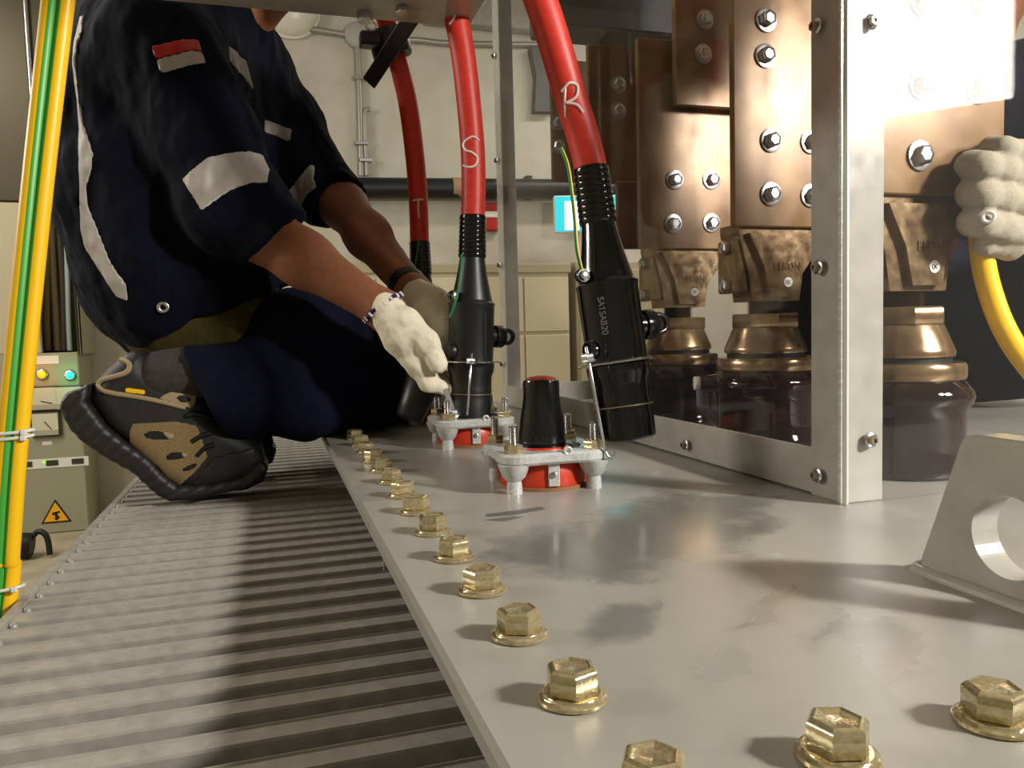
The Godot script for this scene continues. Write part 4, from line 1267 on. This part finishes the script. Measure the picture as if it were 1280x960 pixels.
func applied(called: String, f: Callable, px: Array, z: float, z0: float, z1: float, thick: float, material: Material, parent: Node3D, cell := 0.006) -> MeshInstance3D:
	# a patch sewn on a soft shape: the shell of the shape inside an outline, between z0 and z1
	var poly := outline(px, z)
	var lo := Vector3(1e9, 1e9, z0)
	var hi := Vector3(-1e9, -1e9, z1)
	for p in poly:
		lo.x = minf(lo.x, p.x); lo.y = minf(lo.y, p.y)
		hi.x = maxf(hi.x, p.x); hi.y = maxf(hi.y, p.y)
	var g := Vector3.ONE * cell * 2.0
	var g2 := func(p: Vector3) -> float:
		var s: float = f.call(p)
		return maxf(maxf(s - thick, -s - cell * 1.5), maxf(poly_d(poly, Vector2(p.x, p.y)), maxf(z0 - p.z, p.z - z1)))
	return part(called, nets(g2, lo - g, hi + g, cell), material, parent)

static func smin(a: float, b: float, k: float) -> float:
	var h := maxf(k - absf(a - b), 0.0) / k
	return minf(a, b) - h * h * k * 0.25

func cloth(called: String, color: Color, seed_: int) -> StandardMaterial3D:
	var m := mat(called, color, 0.9)
	worn(m, grain(seed_, 0.05, Color(0.75, 0.75, 0.78), Color(1, 1, 1)), null, 6.0, bumps(seed_ + 1, 0.25, 3.0), 0.35)
	m.metallic_specular = 0.25
	m.rim_enabled = true
	m.rim = 0.05
	m.rim_tint = 0.6
	return m

func worker() -> void:
	var o := thing("person", "kneeling worker in navy coverall with reflective bands, gloved hands at the plug marked S", "person", at(260, 480, -1.5))
	var inv := -o.position
	var jacket_m := cloth("navy jacket cloth", Color(0.04, 0.053, 0.115), 41)
	var trouser_m := cloth("navy trouser cloth", Color(0.055, 0.075, 0.155), 43)
	var olive := cloth("olive cloth", Color(0.30, 0.27, 0.13), 45)
	var reflect := mat("reflective cloth", Color(0.74, 0.71, 0.68), 0.55)
	worn(reflect, grain(47, 0.2, Color(0.82, 0.82, 0.82), Color(1, 1, 1)), null, 9.0, bumps(48, 0.3, 2.5), 0.3)
	var knit := mat("knit glove", Color(0.95, 0.92, 0.84), 0.95)
	worn(knit, grain(49, 0.12, Color(0.90, 0.89, 0.86), Color(1, 1, 1)), null, 12.0, bumps(50, 0.30, 6.0), 0.7)
	var skin := mat("brown skin", Color(0.56, 0.345, 0.225), 0.68)
	worn(skin, grain(51, 0.05, Color(0.85, 0.82, 0.8), Color(1, 1, 1)), null, 5.0)
	# ---- body: one figure under the clothes
	var body := Bones.new()
	body.k = 0.05
	for dz in [-0.05, 0.05]:
		body.chain([at(250, 395, -1.60 + dz), at(200, 240, -1.60 + dz), at(205, 110, -1.60 + dz), at(235, 35, -1.59 + dz)], [0.095, 0.10, 0.105, 0.085])
	body.chain([at(255, 30, -1.59), at(300, 12, -1.58), at(322, -18, -1.57)], [0.070, 0.058, 0.056])
	var skull := at(345, -95, -1.57)
	var fwd := (at(400, -62, -1.57) - skull).normalized()
	var upv := Vector3(-fwd.y, fwd.x, 0).normalized()
	body.add(skull - fwd * 0.03, skull + fwd * 0.02, 0.085, 0.082)
	body.add(skull + fwd * 0.03 - upv * 0.05, skull + fwd * 0.055 - upv * 0.085, 0.060, 0.040)
	body.chain([at(322, -18, -1.57), skull - upv * 0.03], [0.056, 0.06])
	body.k = 0.03
	var small := Bones.new()
	small.k = 0.012
	small.add(skull + fwd * 0.095 - upv * 0.015, skull + fwd * 0.118 - upv * 0.045, 0.010, 0.014)   # nose
	small.add(skull + fwd * 0.092 + upv * 0.004 + Vector3(0, 0, 0.035), skull + fwd * 0.096 + upv * 0.004 - Vector3(0, 0, 0.035), 0.012, 0.012)   # brow
	small.add(skull + fwd * 0.092 - upv * 0.072 + Vector3(0, 0, 0.022), skull + fwd * 0.092 - upv * 0.072 - Vector3(0, 0, 0.022), 0.009, 0.009)   # lips
	for s in [-1.0, 1.0]:
		small.add(skull - fwd * 0.01 - upv * 0.005 + Vector3(0, 0, 0.088 * s), skull - fwd * 0.005 - upv * 0.045 + Vector3(0, 0, 0.080 * s), 0.018, 0.011)   # ears
	var near_arm := [at(205, 62, -1.42), at(290, 262, -1.375), at(330, 292, -1.355), at(380, 324, -1.325), at(482, 389, -1.262)]
	var far_arm := [at(300, 80, -1.76), at(395, 232, -1.72), at(430, 258, -1.65), at(460, 295, -1.56), at(518, 366, -1.40)]
	body.chain(near_arm, [0.058, 0.045, 0.0445, 0.0425, 0.0285])
	body.chain(far_arm, [0.058, 0.045, 0.0435, 0.0415, 0.0285])
	body.chain([at(484, 390, -1.262), at(520, 445, -1.25)], [0.026, 0.024])
	body.chain([at(518, 366, -1.40), at(550, 392, -1.315)], [0.026, 0.024])
	for dz in [0.0, -0.20]:
		body.chain([at(305, 466, -1.51 + dz), at(480, 478, -1.49 + dz)], [0.062, 0.055])
		body.chain([at(480, 492, -1.48 + dz), at(350, 496, -1.45 + dz), at(225, 470, -1.42 + dz), at(185, 500, -1.42 + dz), at(240, 582, -1.42 + dz)], [0.05, 0.050, 0.030, 0.026, 0.022])
	var bd := func(p: Vector3) -> float: return smin(body.d(p), small.d(p), 0.015)
	part("body", nets(bd, at(60, 640, -1.35) - Vector3(0.15, 0.1, 0.75), Vector3(at(600, 300, -1.3).x, skull.y + 0.16, -1.16), 0.0115), skin, o, move(inv))
	var hair := func(p: Vector3) -> float:
		var s: float = body.d(p)
		return maxf(maxf(s - 0.010, -s - 0.02), maxf(-(p - skull).dot(upv + fwd * -0.75) - 0.005, (p - skull).length() - 0.13))
	part("hair", nets(hair, skull - Vector3.ONE * 0.14, skull + Vector3.ONE * 0.14, 0.009), mat("black hair", Color(0.03, 0.025, 0.022), 0.7), o, move(inv))
	for s in [-1.0, 1.0]:
		var eye := SphereMesh.new()
		eye.radius = 0.011
		eye.height = 0.022
		var ey := part("eye", eye, mats["white plastic"], o, move(inv + skull + fwd * 0.083 - upv * 0.016 + Vector3(0, 0, 0.031 * s)))
		var iris := SphereMesh.new()
		iris.radius = 0.0055
		iris.height = 0.011
		part("iris", iris, mats["black plastic"], ey, move(fwd * 0.0068))
	# ---- jacket
	var folds := noise(61, 9.0, FastNoiseLite.TYPE_SIMPLEX_SMOOTH, 2)
	var torso := Bones.new()
	torso.k = 0.06
	for dz in [-0.055, 0.055]:
		torso.chain([at(252, 388, -1.60 + dz), at(216, 330, -1.60 + dz), at(190, 230, -1.60 + dz), at(184, 110, -1.60 + dz), at(200, 45, -1.59 + dz)], [0.125, 0.142, 0.145, 0.138, 0.115])
	torso.add(at(300, 95, -1.70), at(285, 240, -1.66), 0.10, 0.10)
	torso.add(at(212, 360, -1.58), at(240, 396, -1.58), 0.108, 0.100)
	torso.add(at(215, 330, -1.60), at(314, 318, -1.57), 0.130, 0.100)
	torso.add(at(205, 60, -1.45), at(300, 75, -1.72), 0.09, 0.085)
	torso.add(at(262, 20, -1.59), at(290, 10, -1.585), 0.085, 0.070)   # collar
	var sn := Bones.new()
	sn.chain([near_arm[0], at(255, 170, -1.39), at(292, 258, -1.375), at(350, 300, -1.345), at(375, 318, -1.33)], [0.090, 0.082, 0.079, 0.060, 0.058])
	var sf := Bones.new()
	sf.chain([far_arm[0], at(350, 150, -1.75), at(392, 228, -1.715), at(440, 268, -1.63), at(465, 300, -1.56)], [0.085, 0.076, 0.074, 0.057, 0.055])
	var c0 := at(350, 297, -1.35)
	var n0 := (at(395, 322, -1.32) - at(330, 290, -1.355)).normalized()
	n0 = Vector3(0.63, -0.78, 0.05).normalized()
	var c1 := at(424, 256, -1.66)
	var n1: Vector3 = (far_arm[4] - far_arm[2]).normalized()
	var h0 := at(165, 436, -1.42)
	var h1 := at(345, 358, -1.42)
	var hn := Vector2(h1.y - h0.y, -(h1.x - h0.x)).normalized()
	var jd := func(p: Vector3) -> float:
		var t := torso.d(p)
		if t > 0.35:
			return t - 0.1
		t = maxf(t, (Vector2(p.x, p.y) - Vector2(h0.x, h0.y)).dot(hn))
		var a := maxf(sn.d(p), (p - c0).dot(n0))
		var b := maxf(sf.d(p), (p - c1).dot(n1))
		var m := smin(smin(t, a, 0.03), b, 0.03)
		if absf(m) < 0.05:
			m += 0.009 * folds.get_noise_3d(p.x, p.y * 0.6, p.z) + 0.004 * folds.get_noise_3d(p.x * 2.6 + 3.0, p.y * 1.5, p.z * 2.6)
		return m
	var jlo := at(75, 445, -1.6) - Vector3(0.12, 0.06, 0.35)
	var jhi := Vector3(at(480, 200, -1.6).x, at(220, -40, -1.6).y, -1.24)
	part("jacket", nets(jd, jlo, jhi, 0.0085), jacket_m, o, move(inv))
	var near := [-1.45, -1.20]
	var flag_z := -1.34
	_sew(o, inv, "flag_red", jd, [[190, 63], [248, 50], [253, 66], [197, 80]], flag_z, -1.46, -1.2, 0.004, mats["sign red"])
	_sew(o, inv, "flag_white", jd, [[197, 80], [253, 66], [258, 82], [203, 98]], flag_z, -1.46, -1.2, 0.004, reflect)
	_sew(o, inv, "sleeve_band", jd, [[227, 224], [262, 200], [300, 190], [328, 188], [337, 210], [334, 231], [312, 233], [288, 243], [253, 266]], -1.32, -1.46, -1.2, 0.004, reflect)
	_sew(o, inv, "sleeve_band", jd, [[352, 250], [372, 226], [386, 210], [393, 211], [391, 228], [394, 240], [383, 246], [372, 268], [360, 262]], -1.66, -1.80, -1.56, 0.004, reflect)
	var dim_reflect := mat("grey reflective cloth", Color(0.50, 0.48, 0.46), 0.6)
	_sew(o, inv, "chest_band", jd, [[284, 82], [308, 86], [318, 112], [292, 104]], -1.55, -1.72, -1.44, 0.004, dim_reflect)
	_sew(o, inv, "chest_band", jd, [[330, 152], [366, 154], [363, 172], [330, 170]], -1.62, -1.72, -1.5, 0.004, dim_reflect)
	_sew(o, inv, "back_stripe", jd, [[112, 38], [119, 42], [118, 62], [111, 78], [112, 130], [118, 170], [128, 195], [133, 210], [130, 226], [121, 245], [122, 265], [134, 292], [151, 334], [169, 358], [171, 380], [156, 374], [136, 345], [116, 316], [110, 292], [112, 262], [112, 235], [112, 200], [109, 150], [105, 120], [104, 75]], -1.5, -1.62, -1.3, 0.004, reflect)
	var sp := hit(204, 384, jd, 1.0, 1.7)
	var snap := part("snap_button", lathe([Vector2(0.0035, 0), Vector2(0.010, 0.0), Vector2(0.010, 0.003), Vector2(0.008, 0.0045), Vector2(0.0045, 0.0035), Vector2(0.0035, 0.001)], 20), mats["steel"], o, along(inv + sp, inv + sp + (EYE - sp)))
	# ---- shirt tail
	var shirt := Bones.new()
	shirt.k = 0.05
	for dz in [-0.05, 0.05]:
		shirt.chain([at(240, 394, -1.60 + dz), at(290, 366, -1.60 + dz)], [0.108, 0.080])
		shirt.chain([at(238, 404, -1.60 + dz), at(268, 415, -1.59 + dz)], [0.100, 0.105])
	shirt.folds = folds
	shirt.amp = 0.008
	part("shirt_tail", nets(shirt.d, at(150, 520, -1.6) - Vector3(0.1, 0.0, 0.25), at(380, 280, -1.6) + Vector3(0.08, 0, 0.30), 0.010), olive, o, move(inv))
	# ---- trousers
	var tr := Bones.new()
	tr.k = 0.035
	tr.folds = noise(63, 8.0, FastNoiseLite.TYPE_SIMPLEX_SMOOTH, 2)
	tr.amp = 0.011
	for dz in [0.0, -0.20]:
		tr.chain([at(292, 452, -1.54 + dz), at(385, 432, -1.50 + dz), at(440, 446, -1.48 + dz), at(486, 472, -1.47 + dz)], [0.082, 0.102, 0.096, 0.082])
		tr.chain([at(480, 484, -1.46 + dz), at(380, 500, -1.43 + dz), at(300, 492, -1.41 + dz), at(225, 478, -1.41 + dz)], [0.070, 0.070, 0.070, 0.066])
	var k0 := at(246, 470, -1.41)
	var kn := Vector3(-1.0, -0.42, 0).normalized()
	var td := func(p: Vector3) -> float: return maxf(tr.d(p), (p - k0).dot(kn))
	part("trousers", nets(td, at(225, 570, -1.45) - Vector3(0.02, 0.03, 0.42), at(560, 350, -1.45) + Vector3(0.0, 0.02, 0.22), 0.009), trouser_m, o, move(inv))
	# ---- gloves
	var g := Bones.new()
	g.k = 0.009
	for dz in [-0.016, 0.016]:
		g.chain([at(482, 388, -1.262 + dz * 0.6), at(506, 420, -1.254 + dz), at(527, 450, -1.25 + dz)], [0.029, 0.034, 0.029])
	g.chain([at(508, 402, -1.226), at(534, 428, -1.208), at(548, 455, -1.200)], [0.022, 0.0185, 0.0150])
	for i in 4:
		var z := -1.222 - 0.021 * i
		g.chain([at(514 + i * 4, 450 - i * 3, z - 0.008), at(535 + i * 3, 478 - i * 3, z), at(558 + i * 2, 487 - i * 4, z + 0.002)], [0.0160, 0.0130, 0.0110])
	g.folds = noise(65, 40.0, FastNoiseLite.TYPE_SIMPLEX_SMOOTH, 2)
	g.amp = 0.0022
	part("glove", nets(g.d, at(460, 510, -1.26) - Vector3(0, 0.01, 0.08), at(580, 355, -1.26) + Vector3(0, 0, 0.09), 0.0034), knit, o, move(inv))
	var cuff_pts := []
	var wa := along(at(481, 387, -1.262), at(506, 420, -1.254))
	for i in 25:
		var a := TAU * i / 24
		cuff_pts.append(wa * Vector3(cos(a) * 0.0340, -0.004 + 0.002 * sin(5 * a), sin(a) * 0.0340))
	part("cuff_edge", tube(smooth_path(cuff_pts, 3), 0.0034, 8), cloth("blue cuff", Color(0.16, 0.19, 0.50), 67), o, move(inv))
	for i in 16:
		var a := TAU * i / 16
		part("cuff_stitch", box(Vector3(0.004, 0.008, 0.004), 0.001), knit, o, Transform3D(wa.basis * Basis(Vector3.UP, -a), inv + wa * Vector3(cos(a) * 0.0368, -0.004, sin(a) * 0.0368)))
	var l := Bones.new()
	l.k = 0.014
	for dz in [-0.016, 0.016]:
		l.chain([at(522, 370, -1.39 + dz * 0.6), at(540, 386, -1.335 + dz), at(556, 408, -1.305 + dz)], [0.029, 0.034, 0.030])
	l.chain([at(536, 390, -1.305), at(546, 420, -1.292), at(553, 440, -1.285)], [0.021, 0.017, 0.014])
	for i in 4:
		var y := 396 + 15 * i
		l.chain([at(560, y, -1.300), at(580, y + 2, -1.280), at(602, y + 4, -1.272)], [0.0155, 0.0125, 0.0105])
	l.folds = g.folds
	l.amp = 0.0022
	part("glove", nets(l.d, at(500, 470, -1.34) - Vector3(0, 0, 0.12), at(625, 345, -1.3) + Vector3(0, 0, 0.08), 0.0036), knit, o, move(inv))
	var wb := along(at(509, 357, -1.42), at(530, 380, -1.36))
	part("wristband", lathe([Vector2(0.029, -0.010), Vector2(0.0345, -0.010), Vector2(0.0355, 0), Vector2(0.0345, 0.010), Vector2(0.029, 0.010)], 28), mats["black plastic"], o, Transform3D(wb.basis, inv + wb.origin))
	# ---- boots
	boots(o, inv)

func _sew(o: Node3D, inv: Vector3, called: String, f: Callable, px: Array, z: float, z0: float, z1: float, thick: float, material: Material) -> void:
	var m := applied(called, f, px, z, z0, z1, 0.0026, material, o, 0.0042)
	m.position = inv

func boots(o: Node3D, inv: Vector3) -> void:
	var zc := -1.42
	var zf := -1.372   # the near side of the boot, where the outlines were read
	var leather := mat("black leather", Color(0.12, 0.112, 0.105), 0.55)
	worn(leather, grain(71, 0.08, Color(0.7, 0.7, 0.7), Color(1, 1, 1)), null, 9.0, bumps(72, 0.2, 3.0), 0.4)
	var sole_m := mat("boot sole", Color(0.12, 0.112, 0.108), 0.5)
	var suede := mat("olive suede", Color(0.56, 0.48, 0.33), 0.9)
	worn(suede, grain(73, 0.1, Color(0.78, 0.76, 0.72), Color(1, 1, 1)), null, 9.0, bumps(74, 0.3, 3.0), 0.4)
	var tan := mat("tan trim", Color(0.60, 0.53, 0.40), 0.8)
	var upper := outline([[120, 470], [140, 452], [152, 442], [165, 438], [178, 439], [184, 458], [202, 472], [236, 479], [255, 487], [262, 502], [272, 522], [300, 540], [326, 556], [332, 578], [322, 602], [280, 612], [230, 618], [200, 600], [165, 566], [128, 535], [104, 500]], zf)
	var sole := outline([[112, 478], [96, 487], [82, 490], [75, 500], [74, 512], [84, 535], [100, 552], [130, 573], [165, 592], [195, 620], [212, 628], [240, 626], [280, 617], [310, 613], [330, 602], [336, 586], [326, 574], [302, 597], [262, 606], [222, 608], [204, 594], [186, 574], [160, 556], [132, 534], [108, 502]], zf)
	var width := func(p: Vector3, x: float) -> float: return 0.046 - 0.10 * absf(x) * absf(x) * 4.0
	var mid := at(215, 560, zf)
	var slab := func(poly: PackedVector2Array, p: Vector3, hw: float, r: float) -> float:
		var d2 := poly_d(poly, Vector2(p.x, p.y)) + r
		var dz := absf(p.z - zc) - hw + r
		return Vector2(maxf(d2, 0.0), maxf(dz, 0.0)).length() - r + minf(maxf(d2, dz), 0.0)
	var top := at(170, 440, zf)
	var bu := func(p: Vector3) -> float:
		var high := clampf((p.y - mid.y) / 0.12, -0.3, 1.0)
		return slab.call(upper, p, 0.046 - 0.012 * maxf(high, 0.0), 0.030)
	var tread := noise(75, 60.0)
	var bs := func(p: Vector3) -> float:
		return slab.call(sole, p, 0.0505, 0.010) + 0.0007 * sin((p.x - p.y) * 240.0) * (1.0 if absf(p.z - zc) > 0.02 else 0.4)
	var lo := at(60, 640, zf) - Vector3(0.02, 0.02, 0)
	var hi := at(350, 425, zf) + Vector3(0.02, 0.02, 0)
	lo.z = zc - 0.07
	hi.z = zc + 0.07
	for copy in 2:
		var xf := move(inv + Vector3(0.015, 0, -0.20) * copy)
		if copy == 1:
			var first: Node3D = o.get_node("boot")
			var b2: Node3D = first.duplicate()
			b2.name = "boot_001"
			o.add_child(b2, true)
			b2.transform = xf
			continue
		var b := part("boot", nets(bu, lo, hi, 0.0048), leather, o, xf)
		part("sole", nets(bs, lo, hi, 0.0045), sole_m, b)
		var z0 := zc
		var z1 := zc + 0.08
		applied("suede_panel", bu, [[164, 530], [220, 527], [246, 532], [252, 546], [256, 560], [260, 572], [244, 590], [222, 611], [211, 603], [195, 583], [178, 572], [160, 556], [160, 542]], zf, z0, z1, 0.0022, suede, b, 0.0042)
		applied("toe_cap", bu, [[266, 572], [290, 566], [318, 560], [331, 572], [322, 600], [296, 610], [250, 614], [240, 606], [252, 590]], zf, z0, z1, 0.0035, sole_m, b, 0.0045)
		for q in [[[178, 543], [186, 539], [200, 539], [214, 543], [217, 547], [210, 550], [196, 550], [184, 548]], [[206, 571], [214, 565], [226, 565], [234, 568], [232, 572], [220, 575], [210, 576]], [[226, 587], [236, 581], [246, 578], [247, 582], [240, 587], [231, 590]]]:
			applied("vent", bu, q, zf, z0, z1, 0.0042, mats["black plastic"], b, 0.0030)
		for q in [[[201, 539], [216, 542], [218, 547], [211, 550]], [[226, 565], [234, 567], [234, 571], [229, 572]]]:
			applied("vent_lining", bu, q, zf, z0, z1, 0.0056, tan, b, 0.0028)
		var trim := [[151, 449], [160, 453], [162, 459], [157, 466], [142, 471], [128, 475], [123, 481], [128, 488], [143, 492], [170, 496], [200, 502], [232, 510]]
		var tp := []
		for q in trim:
			tp.append(hit(q[0], q[1], bu, 0.9, 1.6))
		part("collar_trim", tube(smooth_path(tp, 5), 0.0042, 8), tan, b)
		applied("lace_tab", bu, [[196, 499], [214, 488], [232, 485], [245, 492], [244, 505], [238, 512], [222, 507]], zf, z0, z1, 0.0035, tan, b, 0.0036)
		applied("lace_eye", bu, [[219, 497], [225, 494], [234, 496], [239, 500], [235, 504], [226, 504]], zf, z0, z1, 0.0055, mats["black plastic"], b, 0.0030)
		applied("yellow_tag", bu, [[155, 485], [180, 488], [180, 494], [155, 491]], zf, z0, z1, 0.0040, mats["cable yellow"], b, 0.0028)
		for q in [[[232, 520], [246, 517], [262, 522]], [[240, 552], [252, 545], [264, 541]], [[246, 570], [256, 560], [268, 556]]]:
			var lp := []
			for w in q:
				lp.append(hit(w[0], w[1], bu, 0.9, 1.6))
			part("lace", tube(smooth_path(lp, 4), 0.0045, 8), mats["black plastic"], b)
	var sock := Bones.new()
	sock.chain([at(205, 470, zc), at(250, 466, -1.41)], [0.044, 0.046])
	sock.k = 0.02
	part("sock", nets(sock.d, at(150, 540, zc) - Vector3(0.05, 0, 0.07), at(300, 400, zc) + Vector3(0.03, 0, 0.08), 0.008), cloth("grey sock", Color(0.30, 0.28, 0.275), 77), o, move(inv))

func second_worker() -> void:
	var o := thing("person", "worker crouching at the right edge, gloved hand gripping a yellow cable behind the clear pane", "person", Vector3(1.30, 0, -1.25))
	var inv := -o.position
	var dark := cloth("dark navy cloth", Color(0.085, 0.095, 0.15), 81)
	var dull_knit := mat("worn knit glove", Color(0.66, 0.63, 0.57), 0.95)
	worn(dull_knit, grain(87, 0.12, Color(0.86, 0.84, 0.80), Color(1, 1, 1)), null, 12.0, bumps(88, 0.30, 6.0), 0.6)
	var body := Bones.new()
	body.k = 0.05
	var hips := Vector3(1.42, 0.16, -1.27)
	var chest := Vector3(1.38, 0.52, -1.25)
	var hand := at(1275, 245, -0.715)
	var elbow := Vector3(1.32, 0.30, -0.88)
	for s in [-1.0, 1.0]:
		body.chain([hips + Vector3(0, 0, 0.06 * s), chest + Vector3(0, 0, 0.06 * s)], [0.11, 0.115])
		body.chain([hips + Vector3(0, 0, 0.09 * s), Vector3(1.02, 0.30, -1.27 + 0.13 * s), Vector3(1.10, 0.06, -1.27 + 0.11 * s), Vector3(0.99, 0.03, -1.27 + 0.11 * s)], [0.075, 0.052, 0.036, 0.03])
	body.chain([chest + Vector3(0, 0.10, 0), Vector3(1.36, 0.70, -1.25)], [0.07, 0.055])
	var skull := Vector3(1.38, 0.84, -1.25)
	body.add(skull + Vector3(0.02, 0, 0), skull - Vector3(0.02, 0, 0), 0.085, 0.082)
	body.add(skull - Vector3(0.04, 0.06, 0), skull - Vector3(0.06, 0.09, 0), 0.055, 0.04)
	body.chain([Vector3(1.36, 0.70, -1.25), skull], [0.055, 0.06])
	body.chain([chest + Vector3(0, 0.06, 0.16), elbow, hand + Vector3(0.07, 0, -0.01), hand], [0.055, 0.043, 0.030, 0.028])
	body.chain([chest + Vector3(0, 0.06, -0.16), Vector3(1.22, 0.36, -1.50), Vector3(1.10, 0.36, -1.36)], [0.055, 0.043, 0.03])
	part("body", nets(body.d, Vector3(0.88, -0.02, -1.62), Vector3(1.62, 1.0, -0.64), 0.0125), mats["brown skin"], o, move(inv))
	var cl := Bones.new()
	cl.k = 0.05
	cl.folds = noise(83, 8.0, FastNoiseLite.TYPE_SIMPLEX_SMOOTH, 2)
	cl.amp = 0.012
	for s in [-1.0, 1.0]:
		cl.chain([hips + Vector3(0, 0, 0.06 * s), chest + Vector3(0, 0.03, 0.06 * s)], [0.15, 0.15])
		cl.chain([hips + Vector3(0, 0, 0.09 * s), Vector3(1.02, 0.30, -1.27 + 0.13 * s), Vector3(1.10, 0.10, -1.27 + 0.11 * s)], [0.10, 0.080, 0.062])
	cl.chain([chest + Vector3(0, 0.06, 0.16), elbow, hand + Vector3(0.11, 0.005, -0.02)], [0.08, 0.066, 0.05])
	cl.chain([chest + Vector3(0, 0.06, -0.16), Vector3(1.22, 0.36, -1.50), Vector3(1.14, 0.36, -1.40)], [0.08, 0.066, 0.05])
	part("coverall", nets(cl.d, Vector3(0.86, -0.03, -1.68), Vector3(1.66, 0.82, -0.64), 0.0125), dark, o, move(inv))
	for s in [-1.0, 1.0]:
		var bt := Bones.new()
		bt.chain([Vector3(1.13, 0.045, -1.27 + 0.11 * s), Vector3(0.96, 0.035, -1.27 + 0.11 * s)], [0.042, 0.034])
		bt.add(Vector3(1.11, 0.05, -1.27 + 0.11 * s), Vector3(1.10, 0.11, -1.27 + 0.11 * s), 0.045, 0.045)
		bt.k = 0.03
		var btd := func(p: Vector3) -> float: return maxf(bt.d(p), -p.y + 0.001)
		part("boot", nets(btd, Vector3(0.90, -0.01, -1.34 + 0.11 * s), Vector3(1.20, 0.18, -1.20 + 0.11 * s), 0.009), mats["black leather"], o, move(inv))
	# the gloved fist
	var g := Bones.new()
	g.k = 0.006
	var rows := [[[1240, 186], [1272, 192], [1310, 204], 0.0144], [[1213, 206], [1252, 212], [1305, 228], 0.0161], [[1213, 242], [1252, 248], [1305, 262], 0.0165], [[1214, 278], [1252, 286], [1302, 298], 0.0157]]
	for r in rows:
		g.chain([at(r[2][0], r[2][1], -0.692), at(r[1][0], r[1][1], -0.681), at(r[0][0] + 16, r[0][1] + 2, -0.679), at(r[0][0] + 1, r[0][1], -0.694), at(r[0][0] + 2, r[0][1] + 2, -0.712), at(r[0][0] + 20, r[0][1] + 5, -0.726)], [r[3] + 0.002, r[3], r[3] - 0.0005, r[3] - 0.001, r[3] - 0.002, r[3] - 0.003])
	g.chain([at(1300, 275, -0.715), at(1262, 308, -0.697), at(1232, 306, -0.693)], [0.019, 0.0152, 0.0131])
	g.chain([at(1312, 225, -0.717), at(1310, 280, -0.717)], [0.031, 0.031])
	g.chain([at(1312, 250, -0.717), hand + Vector3(0.085, 0, -0.012)], [0.033, 0.031])
	g.folds = noise(85, 40.0, FastNoiseLite.TYPE_SIMPLEX_SMOOTH, 2)
	g.amp = 0.001
	part("glove", nets(g.d, at(1180, 350, -0.705) - Vector3(0, 0, 0.07), Vector3(hand.x + 0.14, at(1240, 140, -0.705).y, -0.645), 0.0036), dull_knit, o, move(inv))
	var ring := hit(1236, 271, g.d, 0.6, 1.1)
	part("glove_button", lathe([Vector2(0.003, 0), Vector2(0.0075, 0), Vector2(0.0075, 0.003), Vector2(0.0055, 0.004), Vector2(0.0035, 0.003), Vector2(0.003, 0.001)], 20), mats["white plastic"], o, along(inv + ring, inv + ring + (EYE - ring)))
	# yellow cable in the fist
	var p := at(1228, 320, -0.707)
	var c := thing("yellow_cable", "thick yellow cable running down from the second gloved hand at the right edge", "cable", p)
	var pts := []
	for q in [[1224, 255, -0.707], [1228, 320, -0.707], [1238, 366, -0.703], [1256, 412, -0.695], [1284, 455, -0.685], [1330, 505, -0.675], [1400, 548, -0.665]]:
		pts.append(at(q[0], q[1], q[2]) - p)
	part("sheath", tube(smooth_path(pts, 8), 0.0126, 20), mats["cable yellow"], c)

func hand_tools() -> void:
	var p := at(557, 486, -1.196)
	var q := at(567, 519, -1.190)
	var s := thing("spanner", "small bright spanner in the near gloved hand beside the plug marked S", "tool", p)
	var xf := along(p, q)
	var len := p.distance_to(q)
	part("shank", box(Vector3(0.009, len, 0.004), 0.001), mats["steel"], s, Transform3D(xf.basis, (q - p) / 2))
	part("jaw", hexagon(0.010, 0.006), mats["steel"], s, Transform3D(Basis(Vector3.RIGHT, PI / 2), q - p + Vector3(0, 0, -0.003)))
	p = at(511, 524, -1.300)
	q = at(529, 478, -1.310)
	var c := thing("dust_cap", "black rubber dust cap leaning by the knee under the gloved hand", "cap", p)
	part("cap_shell", lathe([Vector2(0, 0.0), Vector2(0.020, 0.0), Vector2(0.023, 0.003), Vector2(0.026, 0.030), Vector2(0.031, 0.070), Vector2(0.033, 0.072), Vector2(0.033, 0.080), Vector2(0.028, 0.081), Vector2(0.024, 0.02), Vector2(0, 0.018)], 36), mats["rubber"], c, along(Vector3.ZERO, q - p))

func _ready() -> void:
	lights_and_camera()
	make_materials()
	room()
	transformer()
	enclosure()
	overhead()
	cables()
	busbars()
	control_cabinet()
	wall_things()
	worker()
	second_worker()
	hand_tools()
	earth_cables()
